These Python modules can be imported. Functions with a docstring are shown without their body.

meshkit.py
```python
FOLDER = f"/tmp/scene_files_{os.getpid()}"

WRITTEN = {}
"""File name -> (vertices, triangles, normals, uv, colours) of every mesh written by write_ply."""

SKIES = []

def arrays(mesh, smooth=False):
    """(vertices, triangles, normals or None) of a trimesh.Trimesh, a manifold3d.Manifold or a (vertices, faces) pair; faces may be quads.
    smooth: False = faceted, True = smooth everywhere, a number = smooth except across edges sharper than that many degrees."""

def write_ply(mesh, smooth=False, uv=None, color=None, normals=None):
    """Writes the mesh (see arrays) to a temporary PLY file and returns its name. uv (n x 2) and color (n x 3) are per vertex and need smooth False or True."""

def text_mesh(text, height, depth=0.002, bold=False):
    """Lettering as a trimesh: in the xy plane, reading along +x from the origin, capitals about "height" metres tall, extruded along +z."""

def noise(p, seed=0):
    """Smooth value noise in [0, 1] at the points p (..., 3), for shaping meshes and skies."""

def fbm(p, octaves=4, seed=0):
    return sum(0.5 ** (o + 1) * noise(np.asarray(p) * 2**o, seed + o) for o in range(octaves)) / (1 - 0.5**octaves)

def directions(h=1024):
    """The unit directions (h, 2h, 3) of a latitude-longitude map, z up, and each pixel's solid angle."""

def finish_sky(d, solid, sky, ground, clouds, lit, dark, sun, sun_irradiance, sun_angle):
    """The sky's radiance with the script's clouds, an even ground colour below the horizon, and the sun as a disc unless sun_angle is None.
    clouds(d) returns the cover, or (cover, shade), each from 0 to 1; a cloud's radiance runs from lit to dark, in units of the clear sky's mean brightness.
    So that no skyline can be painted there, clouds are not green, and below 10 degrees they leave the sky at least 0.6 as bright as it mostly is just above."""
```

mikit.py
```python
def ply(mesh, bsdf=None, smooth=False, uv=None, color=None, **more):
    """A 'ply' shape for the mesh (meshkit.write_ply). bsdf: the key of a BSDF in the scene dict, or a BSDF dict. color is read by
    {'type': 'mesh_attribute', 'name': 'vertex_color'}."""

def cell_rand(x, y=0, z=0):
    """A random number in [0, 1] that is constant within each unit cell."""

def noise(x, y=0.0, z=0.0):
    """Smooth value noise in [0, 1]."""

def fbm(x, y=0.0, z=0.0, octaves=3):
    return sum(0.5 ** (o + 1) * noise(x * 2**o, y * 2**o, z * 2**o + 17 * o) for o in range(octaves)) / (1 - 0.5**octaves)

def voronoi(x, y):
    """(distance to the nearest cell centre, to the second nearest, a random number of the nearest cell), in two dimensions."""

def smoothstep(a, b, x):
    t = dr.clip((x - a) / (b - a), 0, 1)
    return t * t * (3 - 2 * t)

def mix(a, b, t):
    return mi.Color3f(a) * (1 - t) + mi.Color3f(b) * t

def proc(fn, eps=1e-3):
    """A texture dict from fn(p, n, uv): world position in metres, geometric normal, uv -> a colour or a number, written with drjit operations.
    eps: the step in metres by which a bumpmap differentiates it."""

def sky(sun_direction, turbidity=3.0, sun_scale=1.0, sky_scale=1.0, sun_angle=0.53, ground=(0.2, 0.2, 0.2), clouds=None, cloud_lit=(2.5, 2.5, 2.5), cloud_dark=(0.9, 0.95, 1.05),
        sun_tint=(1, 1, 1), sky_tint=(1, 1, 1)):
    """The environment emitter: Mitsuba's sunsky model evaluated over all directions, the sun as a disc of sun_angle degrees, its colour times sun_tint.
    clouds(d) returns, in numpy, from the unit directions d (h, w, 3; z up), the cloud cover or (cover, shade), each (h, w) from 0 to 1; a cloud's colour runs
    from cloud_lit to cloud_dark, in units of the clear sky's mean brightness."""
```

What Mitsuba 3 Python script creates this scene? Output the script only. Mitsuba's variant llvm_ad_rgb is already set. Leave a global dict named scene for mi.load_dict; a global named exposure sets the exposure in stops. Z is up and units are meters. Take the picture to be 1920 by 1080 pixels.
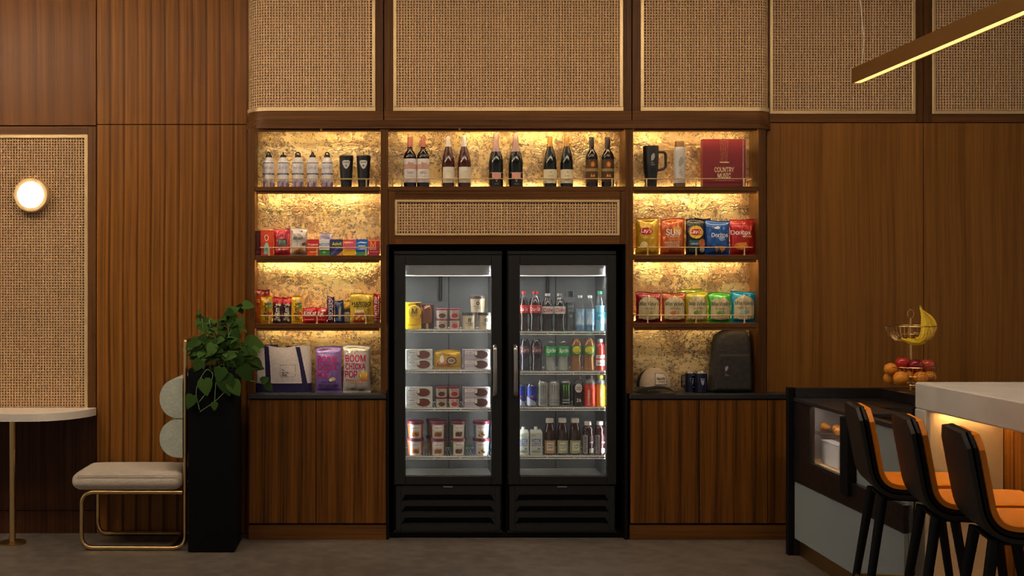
import math, random
import numpy as np
import trimesh, shapely
from shapely.geometry import Polygon, Point, box as sbox, LineString
import drjit as dr
import mitsuba as mi
import mikit, meshkit
from mikit import noise, fbm, smoothstep


def mix(a, b, t):
    a, b = (v if isinstance(v, mi.Color3f) else mi.Color3f(*[float(q) for q in v]) for v in (a, b))
    return a * (1 - t) + b * t


T4 = mi.ScalarTransform4f
scene, labels = {"type": "scene"}, {}
PI = math.pi

# ------------------------------------------------------------------ camera, light, exposure
CAM_D, CAM_H, FPX, VX, VY = 7.2, 1.6, 2160.0, 715.0, 532.0
scene["camera"] = {
    "type": "perspective", "fov": 2 * math.degrees(math.atan(960 / FPX)), "fov_axis": "x",
    "near_clip": 0.05, "far_clip": 100.0,
    "principal_point_offset_x": (960 - VX) / 1920, "principal_point_offset_y": (540 - VY) / 1080,
    "to_world": T4().look_at(origin=[0, -CAM_D, CAM_H], target=[0, 0, CAM_H], up=[0, 0, 1])}
exposure = 0.38
# even, dim ambient light from all sides, standing for the unseen room in front
scene["unseen_room_light"] = {"type": "constant", "radiance": {"type": "rgb", "value": [0.25, 0.222, 0.195]}}
UNSEEN_WASH = (17.5, 14.0, 10.2)       # unseen tilted lamps, placed to light the upper wall
UNSEEN_CEIL_LIGHT = (8.0, 6.4, 4.8)  # unseen ceiling lamps, placed to light bench, floor and bar
NICHE = (45.0, 31.5, 14.8)            # LED strips under the shelves
FRIDGE_LED = (12.5, 12.9, 12.2)


def X(px, y=0.0):
    return (px - VX) * (CAM_D + y) / FPX


def Z(py, y=0.0):
    return CAM_H + (VY - py) * (CAM_D + y) / FPX


def C(h):
    h = h.lstrip("#")
    s = np.array([int(h[i:i + 2], 16) / 255 for i in (0, 2, 4)])
    return np.where(s <= 0.04045, s / 12.92, ((s + 0.055) / 1.055) ** 2.4)


# ------------------------------------------------------------------ materials
def rgb(c):
    return {"type": "rgb", "value": [float(v) for v in c]}


def two(d):
    return {"type": "twosided", "bsdf": d}


def princ(key, color, rough=0.5, **k):
    base = color if isinstance(color, dict) else rgb(color)
    scene[key] = two({"type": "principled", "base_color": base, "roughness": rough, **k})


VC = {"type": "mesh_attribute", "name": "vertex_color"}
princ("vc_matte", VC, 0.75, specular=0.3)
princ("vc_satin", VC, 0.42, specular=0.5)
princ("vc_gloss", VC, 0.14, specular=0.6)
princ("vc_foil", VC, 0.3, specular=0.7, metallic=0.25)
princ("vc_metal", VC, 0.28, metallic=1.0)


def wood(key, dark, light, period, along_z=True, wav=0.0, rough=0.42, amp=1.0, seed=0.0, band=0.35):
    def fn(p, n, uv):
        a, b = (p.x + 0.83 * p.y, p.z) if along_z else (p.z + 0.6 * p.y, p.x)
        a = a + seed
        a = a + wav * (noise(b * 1.3, 3.1 + seed) - 0.5)
        fr = a / period
        fr = fr - dr.floor(fr)
        leaf = fbm(fr * 4.0 + 1.5 * noise(b * 0.55, seed + 5.0), b * 0.32, seed, 2)
        g = fbm(a * 120, b * 1.6, seed + 2.0, 2)
        fine = noise(a * 420, b * 7.0, seed)
        edge = smoothstep(0.0, 0.10, fr) * smoothstep(0.0, 0.25, 1.0 - fr)
        t = (leaf - 0.5) * 1.0 * amp + 0.5 + (g - 0.5) * 0.7 + (fine - 0.5) * 0.3 + (edge - 0.8) * band * amp
        return mix(dark, light, dr.clip(t, 0, 1))
    princ(key, mikit.proc(fn), rough, specular=0.12)


W_D, W_L = C("#3d1f10"), C("#8a5128")
wood("wood_striped", C("#4b290d"), C("#80501f"), 0.088, wav=0.010, amp=0.8, band=0.95)
wood("wood_figured", C("#4a2a0e"), C("#704318"), 0.112, amp=0.6, wav=0.05, seed=3.3)
wood("wood_plain", C("#593413"), C("#8e5d28"), 0.46, wav=0.02, amp=0.55, seed=7.7)
wood("wood_door", C("#38200b"), C("#7c4a1b"), 0.118, amp=0.7, wav=0.015, seed=11.0)
wood("wood_rail", C("#3c220f"), C("#6c4420"), 0.4, along_z=False, amp=0.6, seed=5.0)
wood("wood_post", C("#38200e"), C("#65401e"), 0.3, amp=0.6, seed=9.0)
wood("wood_low", C("#26140b"), C("#482814"), 0.2, amp=0.7, seed=13.0)


def gold_col(p, n, uv):
    wx, wz = 0.010 * noise(p.x * 60, p.z * 60, 21.0), 0.010 * noise(p.x * 60, p.z * 60, 31.0)
    a, b = p.x * 0.82 + p.z * 0.57 + wx, p.z * 0.82 - p.x * 0.57 + wz
    f1 = fbm(a * 8, b * 8, 1.0, 3)
    f2 = fbm(a * 60, b * 60, 2.0, 3)
    f3 = noise(a * 230, b * 230, 4.0)
    big = fbm(a * 2.2 + 3.0, b * 2.6, 7.0, 2)
    worn = smoothstep(0.455, 0.575, f1 * 0.55 + f2 * 0.25 + big * 0.2)
    dens = smoothstep(0.36, 0.62, noise(a * 9 + 9.0, b * 9, 3.0))
    speck = smoothstep(0.60 - 0.11 * dens, 0.70 - 0.10 * dens, f2 * 0.55 + f3 * 0.45)
    painted_glint = smoothstep(0.62, 0.75, 0.5 * noise(a * 300, b * 300, 8.0) + 0.5 * f2)  # sparkle of the leaf put into its colour as pale specks
    c = mix((0.95, 0.74, 0.38), (0.80, 0.55, 0.22), noise(a * 23, b * 23, 9.0))
    c = mix(c, (0.40, 0.24, 0.12), worn * 0.85)
    c = mix(c, (0.12, 0.062, 0.022), speck * 0.8)
    return mix(c, (1.0, 0.86, 0.55), painted_glint * 0.7)


def gold_rough(p, n, uv):
    return 0.24 + 0.22 * noise(p.x * 14, p.z * 14, 3.0)


def gold_bump(p, n, uv):
    return fbm(p.x * 140, p.z * 140, 5.0, 2)


scene["gold_leaf"] = two({"type": "bumpmap", "arbitrary": mikit.proc(gold_bump, 0.0012), "scale": 0.0024,
                          "bsdf": {"type": "principled", "base_color": mikit.proc(gold_col), "metallic": 0.6, "roughness": mikit.proc(gold_rough), "specular": 0.5}})


def floor_col(p, n, uv):
    t = fbm(p.x * 1.1, p.y * 1.1, 0.0, 4) * 0.6 + fbm(p.x * 14, p.y * 14, 3.0, 3) * 0.4
    return mix(C("#4a443e"), C("#5f5750"), smoothstep(0.2, 0.8, t))


princ("concrete_floor", mikit.proc(floor_col), 0.33, specular=0.45)
princ("ceiling_paint", (0.10, 0.09, 0.08), 0.9)
princ("black_paint", (0.003, 0.003, 0.003), 0.6, specular=0.15)
princ("planter_black", (0.002, 0.002, 0.0022), 0.7, specular=0.1)
princ("fridge_black", (0.011, 0.0103, 0.0100), 0.42, specular=0.3)
princ("fridge_grille", (0.011, 0.011, 0.0115), 0.45, specular=0.3)
princ("liner_grey", (0.075, 0.0765, 0.079), 0.4)
princ("shelf_white", (0.74, 0.75, 0.70), 0.35)
princ("handle_metal", (0.42, 0.38, 0.36), 0.35, metallic=1.0)
princ("brass", (0.62, 0.40, 0.17), 0.27, metallic=1.0)
princ("brass_dark", (0.36, 0.22, 0.08), 0.38, metallic=1.0)
princ("brass_trim", (0.62, 0.44, 0.22), 0.4, metallic=0.55)
princ("counter_black", (0.022, 0.021, 0.022), 0.25)
princ("grey_panel", (0.20, 0.23, 0.235), 0.5)
princ("stool_black", (0.0025, 0.0025, 0.0032), 0.5, specular=0.2)
princ("stool_shell", (0.018, 0.013, 0.010), 0.5, specular=0.3)
princ("orange_leather", (0.84, 0.245, 0.006), 0.45, specular=0.3)
scene["pane_glass"] = {"type": "thindielectric", "int_ior": 1.5}


def cloth(key, c0, c1, sc=420.0):
    def fn(p, n, uv):
        a = noise(p.x * sc, p.y * sc * 0.3, p.z * sc) * 0.5 + noise(p.x * sc * .2, p.y * sc, p.z * sc * .2) * 0.5
        return mix(c0, c1, a)
    princ(key, mikit.proc(fn), 0.85, sheen=0.4, specular=0.2)


cloth("linen_beige", C("#a09384"), C("#bfb3a4"))
cloth("linen_sage", C("#8f9486"), C("#acb1a3"))
cloth("canvas_white", C("#a39a9c"), C("#c4bcbc"))
cloth("nylon_charcoal", C("#262423"), C("#3b3735"), 260)
cloth("cap_beige", C("#93806a"), C("#bda88e"))


def stone_col(p, n, uv):
    v = fbm(p.x * 5 + 2 * fbm(p.x * 3, p.y * 3, p.z * 3, 2), p.y * 5, p.z * 5, 4)
    return mix((0.50, 0.46, 0.41), (0.68, 0.64, 0.58), v)


princ("bar_stone", mikit.proc(stone_col), 0.28)
princ("table_laminate", (0.66, 0.60, 0.52), 0.22)


def marble_col(p, n, uv):
    v = fbm(p.x * 9 + p.y * 3, p.y * 9, p.z * 9, 4)
    vein = smoothstep(0.488, 0.5, v) * smoothstep(0.488, 0.5, 1.0 - v)
    return mix((0.009, 0.007, 0.007), (0.020, 0.017, 0.016), vein)


princ("black_marble", mikit.proc(marble_col), 0.3)
princ("bar_plaster", (0.60, 0.50, 0.38), 0.6)
scene["leaf_green"] = {"type": "principledthin", "base_color": VC, "roughness": 0.4, "diff_trans": 0.5, "spec_trans": 0.0}


# ------------------------------------------------------------------ scene helpers
used = {}


def numbered(name):
    n = used.get(name, 0)
    used[name] = n + 1
    return name if n == 0 else f"{name}_{n:03d}"


def thing(name, label, cat, group=None):
    k = numbered(name)
    labels[k] = {"label": label, "category": cat}
    if group:
        labels[k]["group"] = group
    return k


def struct(name, label=None):
    labels[name] = {"kind": "structure"}
    if label:
        labels[name]["label"] = label
    return name


def put(key, mesh, bsdf, color=None, smooth=30, **more):
    m = mesh
    if isinstance(m, tuple):
        m, color = m
    if color is not None:
        col = np.asarray(color, float)
        if smooth and smooth is not True:
            if col.ndim == 1:
                m = trimesh.graph.smooth_shade(m, angle=math.radians(smooth), facet_minarea=None)
                smooth = True
            else:
                smooth = False
        if col.ndim == 1:
            col = np.tile(col, (len(m.vertices), 1))
        scene[key] = mikit.ply(m, bsdf, smooth=smooth, color=col, **more)
    else:
        scene[key] = mikit.ply(m, bsdf, smooth=smooth, **more)
    return key


def part(parent, name, mesh, bsdf, color=None, smooth=30, label=None, **more):
    k = numbered(parent + "__" + name)
    put(k, mesh, bsdf, color, smooth, **more)
    if label:
        labels[k] = {"label": label}
    return k


def cat(*ms):
    out = []
    for m in ms:
        out += m if isinstance(m, (list, tuple)) else [m]
    return trimesh.util.concatenate(out)


def bx(x0, x1, y0, y1, z0, z1, b=0.0):
    x0, x1 = min(x0, x1), max(x0, x1)
    y0, y1 = min(y0, y1), max(y0, y1)
    z0, z1 = min(z0, z1), max(z0, z1)
    if b <= 0:
        m = trimesh.creation.box(extents=[x1 - x0, y1 - y0, z1 - z0])
        m.apply_translation([(x0 + x1) / 2, (y0 + y1) / 2, (z0 + z1) / 2])
        return m
    b = min(b, (x1 - x0) / 2.01, (y1 - y0) / 2.01, (z1 - z0) / 2.01)
    pts = []
    for sx in (0, 1):
        for sy in (0, 1):
            for sz in (0, 1):
                x, y, z = (x0, x1)[sx], (y0, y1)[sy], (z0, z1)[sz]
                dx, dy, dz = (b, -b)[sx], (b, -b)[sy], (b, -b)[sz]
                pts += [(x, y + dy, z + dz), (x + dx, y, z + dz), (x + dx, y + dy, z)]
    return trimesh.convex.convex_hull(np.array(pts))


def lathe(profile, x=0, y=0, z=0, n=24):
    pr = np.array(profile, float)
    m = trimesh.creation.revolve(pr, sections=n)
    m.apply_translation([x, y, z])
    return m


def tube(points, r, sides=8):
    v, f = _tube(points, r, sides)
    return trimesh.Trimesh(v, f, process=False)


def _tube(points, r, sides):
    p = np.asarray(points, float)
    r = np.broadcast_to(np.asarray(r, float), (len(p),))
    t = np.gradient(p, axis=0)
    t /= np.linalg.norm(t, axis=1, keepdims=True) + 1e-12
    ref = np.array([0.0, 0.0, 1.0]) if abs(t[0][2]) < 0.9 else np.array([0.0, 1.0, 0.0])
    a = np.cross(ref, t[0]); a /= np.linalg.norm(a)
    A = [a]
    for i in range(1, len(p)):
        a = A[-1] - t[i] * np.dot(A[-1], t[i])
        A.append(a / (np.linalg.norm(a) + 1e-12))
    A = np.array(A)
    B = np.cross(t, A)
    ang = np.arange(sides) * 2 * PI / sides
    v = p[:, None] + r[:, None, None] * (np.cos(ang)[None, :, None] * A[:, None] + np.sin(ang)[None, :, None] * B[:, None])
    n = len(p)
    f = []
    for i in range(n - 1):
        for j in range(sides):
            k = (j + 1) % sides
            f += [[i * sides + j, i * sides + k, (i + 1) * sides + k], [i * sides + j, (i + 1) * sides + k, (i + 1) * sides + j]]
    v = np.vstack([v.reshape(-1, 3), p[:1], p[-1:]])
    for j in range(sides):
        k = (j + 1) % sides
        f += [[n * sides, k, j], [n * sides + 1, (n - 1) * sides + j, (n - 1) * sides + k]]
    return v, np.array(f)


def rounded(points, rad, n=6):
    """A polyline with its inner corners rounded."""
    p = [np.array(q, float) for q in points]
    out = [p[0]]
    for a, b, c in zip(p, p[1:], p[2:]):
        d1, d2 = a - b, c - b
        l1, l2 = np.linalg.norm(d1), np.linalg.norm(d2)
        r = min(rad, l1 * .49, l2 * .49)
        s, e = b + d1 / l1 * r, b + d2 / l2 * r
        for t in np.linspace(0, 1, n + 1):
            out.append((1 - t) ** 2 * s + 2 * t * (1 - t) * b + t * t * e)
    out.append(p[-1])
    return np.array(out)


def strip(path, z0, z1, o0, o1):
    """A bar of rectangular section along a plan path [(x, y)]; o0, o1: offsets along the outward (right-hand) normal."""
    p = np.asarray(path, float)
    t = np.gradient(p, axis=0)
    t /= np.linalg.norm(t, axis=1, keepdims=True)
    nrm = np.stack([t[:, 1], -t[:, 0]], 1)
    a, b = p + nrm * o0, p + nrm * o1
    v = []
    for i in range(len(p)):
        v += [[*a[i], z0], [*b[i], z0], [*b[i], z1], [*a[i], z1]]
    f = []
    for i in range(len(p) - 1):
        for j in range(4):
            q = [i * 4 + j, i * 4 + (j + 1) % 4, i * 4 + 4 + (j + 1) % 4, i * 4 + 4 + j]
            f += [[q[0], q[1], q[2]], [q[0], q[2], q[3]]]
    e = (len(p) - 1) * 4
    f += [[0, 2, 1], [0, 3, 2], [e, e + 1, e + 2], [e, e + 2, e + 3]]
    m = trimesh.Trimesh(np.array(v), np.array(f), process=False)
    m.fix_normals() if False else None
    return m


# ------------------------------------------------------------------ flat print on surfaces
_tcache = {}


def text2d(s, height, width=None, cx=0.0, cz=0.0, rot=0, shear=0.0, bold=True):
    """2-D triangles of a text: (v, f), centred at cx, cz."""
    key = (s, bold)
    if key not in _tcache:
        m = meshkit.text_mesh(s, 0.1, 0.01, bold)
        keep = (m.face_normals[:, 2] > 0.9)
        f = m.faces[keep]
        u, inv = np.unique(f, return_inverse=True)
        _tcache[key] = (m.vertices[u][:, :2].copy(), inv.reshape(-1, 3))
    v, f = _tcache[key]
    v = v.copy()
    v[:, 0] += shear * v[:, 1]
    lo, hi = v.min(0), v.max(0)
    v -= (lo + hi) / 2
    sc = np.array([height / (hi[1] - lo[1])] * 2)
    if width:
        sc[0] = width / (hi[0] - lo[0])
    v *= sc
    if rot:
        a = math.radians(rot)
        v = v @ np.array([[math.cos(a), math.sin(a)], [-math.sin(a), math.cos(a)]])
    return v + [cx, cz], f


def rect(x0, z0, x1, z1):
    return sbox(min(x0, x1), min(z0, z1), max(x0, x1), max(z0, z1))


def ell(cx, cz, rx, rz=None, n=24):
    a = np.arange(n) * 2 * PI / n
    return Polygon(np.stack([cx + rx * np.cos(a), cz + (rz or rx) * np.sin(a)], 1))


def line2(pts, w):
    return LineString(pts).buffer(w / 2, cap_style=2, resolution=2)


def tri2(shape):
    if isinstance(shape, tuple):
        return [shape]
    gs = getattr(shape, "geoms", [shape])
    return [trimesh.creation.triangulate_polygon(g, engine="earcut") for g in gs if not g.is_empty]


def printed(surf, layers, fine=0.0, e0=0.0006, de=0.0004):
    V, F, K, at = [], [], [], 0
    for i, (shape, col) in enumerate(layers):
        for v, f in tri2(shape):
            v3 = np.column_stack([v, np.zeros(len(v))])
            if fine:
                v3, f = trimesh.remesh.subdivide_to_size(v3, f, fine, max_iter=12)
            P = surf(v3[:, 0], v3[:, 1], e0 + de * i)
            a, b, c = P[f[:, 0]], P[f[:, 1]], P[f[:, 2]]
            V.append(P); F.append(np.asarray(f) + at); at += len(P)
            K.append(np.tile(col, (len(P), 1)))
    return trimesh.Trimesh(np.vstack(V), np.vstack(F), process=False), np.vstack(K)


def flat(x0, y, z0):
    return lambda x, z, e: np.column_stack([x0 + x, np.full(len(x), y) - e, z0 + z])


def cyl(x0, y0, z0, prof):
    pr = np.array(sorted([(b, a) for a, b in prof if a > 1e-4]))

    def fn(x, z, e):
        R = np.interp(z, pr[:, 0], pr[:, 1]) + e
        a = np.clip(x / R, -1.5, 1.5)
        return np.column_stack([x0 + R * np.sin(a), y0 - R * np.cos(a), z0 + z])
    return fn


def prn(parent, surf, layers, fine=0.0, bsdf="vc_satin", name="print", label=None, e0=0.0006):
    m, k = printed(surf, layers, fine, e0)
    return part(parent, name, m, bsdf, k, smooth=False, label=label)


# ------------------------------------------------------------------ cane webbing
def cane(path, z0, z1, seed, pitch=0.0178, rw=0.0098, back=0.0):
    """Woven strands along a plan path: (mesh, colours)."""
    rng = np.random.default_rng(seed)
    p = np.asarray(path, float)
    L = np.concatenate([[0], np.cumsum(np.linalg.norm(np.diff(p, axis=0), axis=1))])
    t = np.gradient(p, axis=0); t /= np.linalg.norm(t, axis=1, keepdims=True)
    nrm = np.stack([t[:, 1], -t[:, 0]], 1)
    V, F, K, at = [], [], [], 0
    base = C("#ba956b")

    def add(v, f, c):
        nonlocal at
        V.append(v); F.append(f + at); K.append(np.tile(c, (len(v), 1))); at += len(v)

    def tone():
        return base * (0.84 + 0.3 * rng.random()) * np.array([1, 0.97 + 0.06 * rng.random(), 0.92 + 0.14 * rng.random()])
    nv = int(L[-1] / pitch)
    s0 = (L[-1] - (nv - 1) * pitch) / 2
    for i in range(nv):
        s = s0 + i * pitch
        c = np.array([np.interp(s, L, p[:, 0]), np.interp(s, L, p[:, 1])])
        tt = np.array([np.interp(s, L, t[:, 0]), np.interp(s, L, t[:, 1])])
        nn = np.array([tt[1], -tt[0]])
        for sg in (-1, 1):
            a = c + tt * sg * 0.0003
            b = c + tt * sg * rw / 2
            mid = (a + b) / 2 + nn * 0.0022
            a, b = a + nn * 0.0012, b + nn * 0.0012
            v = np.array([[*a, z0], [*mid, z0], [*b, z0], [*a, z1], [*mid, z1], [*b, z1]])
            add(v, np.array([[0, 1, 4], [0, 4, 3], [1, 2, 5], [1, 5, 4]]), tone())
    nh = int((z1 - z0) / pitch)
    h0 = z0 + ((z1 - z0) - (nh - 1) * pitch) / 2
    for i in range(nh):
        z = h0 + i * pitch
        for sg in (-1, 1):
            za, zb = z + sg * 0.0003, z + sg * rw / 2
            v = np.vstack([np.column_stack([p + nrm * 0.0002, np.full(len(p), za)]), np.column_stack([p + nrm * 0.0012, np.full(len(p), (za + zb) / 2)]),
                           np.column_stack([p + nrm * 0.0002, np.full(len(p), zb)])])
            n = len(p)
            f = []
            for r in (0, 1):
                for j in range(n - 1):
                    q = [r * n + j, r * n + j + 1, (r + 1) * n + j + 1, (r + 1) * n + j]
                    f += [[q[0], q[1], q[2]], [q[0], q[2], q[3]]]
            add(v, np.array(f), tone())
    return trimesh.Trimesh(np.vstack(V), np.vstack(F), process=False), np.vstack(K)


def webbing(parent, path, z0, z1, seed):
    m, k = cane(path, z0, z1, seed)
    key = part(parent, "cane_webbing", m, "vc_cane", k, smooth=False)
    labels[key] = {"kind": "stuff", "label": "woven tan cane webbing"}
    part(parent, "backing", strip(path, z0 - .004, z1 + .004, -0.016, -0.010), "wood_low", smooth=False)


princ("vc_cane", VC, 0.5, specular=0.4)


def emit(key, mesh, radiance, label=None):
    scene[key] = mikit.ply(mesh, "shelf_white", emitter={"type": "area", "radiance": rgb(radiance)})
    if label:
        labels[key] = {"label": label}


def quad(a, b, c, d):
    return trimesh.Trimesh(np.array([a, b, c, d], float), np.array([[0, 1, 2], [0, 2, 3]]), process=False)

# ------------------------------------------------------------------ the setting
YL, YR, YG = 0.19, 0.117, 0.185          # left wall, right wall, gold backs of the niches
CEIL = 3.75
struct("floor")
put("floor", bx(-7, 7, -11, 0.9, -0.1, 0), "concrete_floor", smooth=False)
struct("ceiling")
put("ceiling", bx(-7, 7, -11, 0.9, CEIL, CEIL + .1), "ceiling_paint", smooth=False)
struct("wall_back")
put("wall_back", bx(-7, 7, 0.86, 0.95, 0, CEIL), "black_paint", smooth=False)


def xs(px, y):
    return X(px, y)


# left wall: four veneer panels, one of them with a cane inset
struct("wall_left")
put("wall_left", bx(-6.5, X(470, YL), YL + .022, YL + .05, 0, CEIL), "black_paint", smooth=False)
G = .0022
xa, xb, xc = -4.2, X(180.5, YL), X(470, YL)
zt, zs2, zs = CEIL, Z(235.5, YL), Z(233.5, YL)


def panel(par, x0, x1, z0, z1, y, m, th=.02):
    return part(par, "panel", bx(x0 + G, x1 - G, y, y + th, z0 + G, z1 - G, .0015), m, smooth=False)


panel("wall_left", xa, xb, zs2, zt, YL, "wood_figured")
panel("wall_left", xb, xc, zs, zt, YL, "wood_striped")
panel("wall_left", xb, xc, .0, zs, YL, "wood_striped")
part("wall_left", "dado_panel", bx(xa, xb - G, YL, YL + .02, Z(957, YL), .759, .0015), "wood_low", smooth=False)
part("wall_left", "baseboard", bx(xa, xb - G, YL - .004, YL + .02, 0, Z(958, YL), .0015), "wood_low", smooth=False)


def cane_frame(par, x0, x1, z0, z1, ix0, ix1, iz0, iz1, y, seed, trim=.026, wm="wood_rail", sides="lrbt"):
    """Wood frame from the outer to the inner rectangle, brass trim inside it, cane webbing in the opening."""
    d = .02
    if "l" in sides:
        part(par, "frame_stile", bx(x0, ix0, y, y + d, z0, z1, .0015), "wood_post", smooth=False)
    if "r" in sides:
        part(par, "frame_stile", bx(ix1, x1, y, y + d, z0, z1, .0015), "wood_post", smooth=False)
    a, b = (ix0 if "l" in sides else x0), (ix1 if "r" in sides else x1)
    if "b" in sides:
        part(par, "frame_rail", bx(a, b, y, y + d, z0, iz0, .0015), wm, smooth=False)
    if "t" in sides:
        part(par, "frame_rail", bx(a, b, y, y + d, iz1, z1, .0015), wm, smooth=False)
    bars = []
    if "l" in sides:
        bars.append(bx(a, a + trim, y - .006, y + .016, iz0, iz1, .003))
    if "r" in sides:
        bars.append(bx(b - trim, b, y - .006, y + .016, iz0, iz1, .003))
    if "b" in sides:
        bars.append(bx(a, b, y - .006, y + .016, iz0, iz0 + trim, .003))
    if "t" in sides:
        bars.append(bx(a, b, y - .006, y + .016, iz1 - trim, iz1, .003))
    for m in bars:
        part(par, "brass_trim", m, "brass_trim", smooth=False)
    p = [(a + (trim if "l" in sides else 0), y + .006), (b - (trim if "r" in sides else 0), y + .006)]
    webbing(par, p, iz0 + (trim if "b" in sides else 0), iz1 - (trim if "t" in sides else 0), seed)


cane_frame("wall_left", xa, xb - G, .762, zs2 - G * 2, xa, X(165, YL), .762, Z(252, YL), YL, 1, trim=.024, sides="rt")

# right wall
struct("wall_right")
xd = X(1437, YR)
put("wall_right", bx(xd - .012, 5.5, YR + .022, YR + .05, 0, CEIL), "black_paint", smooth=False)
xe, xf = X(1732, YR), 5.4
zr = Z(230, YR)
panel("wall_right", xd, xe, Z(737, YR), zr, YR, "wood_plain")
panel("wall_right", xe, xf, 0.0, zr, YR, "wood_plain")
cane_frame("wall_right", xd, xe - G, zr + G, CEIL, X(1443, YR), X(1716.5, YR), Z(214, YR), CEIL, YR, 2, trim=.022, sides="lrb")
cane_frame("wall_right", xe + G, xf, zr + G, CEIL, X(1748, YR), xf - .05, Z(214, YR), CEIL, YR, 3, trim=.022, sides="lrb")

# wall between and above: posts, header, gold backs
struct("wall_middle")
put("wall_middle", bx(X(466), X(1437), YG + .03, YG + .06, Z(745), CEIL), "black_paint", smooth=False)
del scene["wall_middle"]
gold_niches = []


def gold(x0, x1, z0, z1, seed):
    nx, nz = int((x1 - x0) / .007), int((z1 - z0) / .007)
    gx, gz = np.meshgrid(np.linspace(x0, x1, nx), np.linspace(z0, z1, nz), indexing="ij")
    P = np.stack([gx.ravel(), gz.ravel(), np.zeros(nx * nz)], 1)
    crk = np.clip((gx.ravel() - x0) / (x1 - x0) * 3 - 1.4, 0, 1) * np.clip((1.17 - gz.ravel()) * 8, 0, 1) if seed == 1 else 0      # crumpled foil in the lowest bay
    h = (.0022 + .012 * crk) * meshkit.fbm(P * 22, 3, seed) + .0009 * meshkit.noise(P * 95, seed + 5)
    v = np.column_stack([gx.ravel(), YG - h + .003, gz.ravel()])
    i, j = np.meshgrid(np.arange(nx - 1), np.arange(nz - 1), indexing="ij")
    q = np.stack([i * nz + j, (i + 1) * nz + j, (i + 1) * nz + j + 1, i * nz + j + 1], -1).reshape(-1, 4)
    return trimesh.Trimesh(v, np.vstack([q[:, [0, 1, 2]], q[:, [0, 2, 3]]]), process=False)


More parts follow.
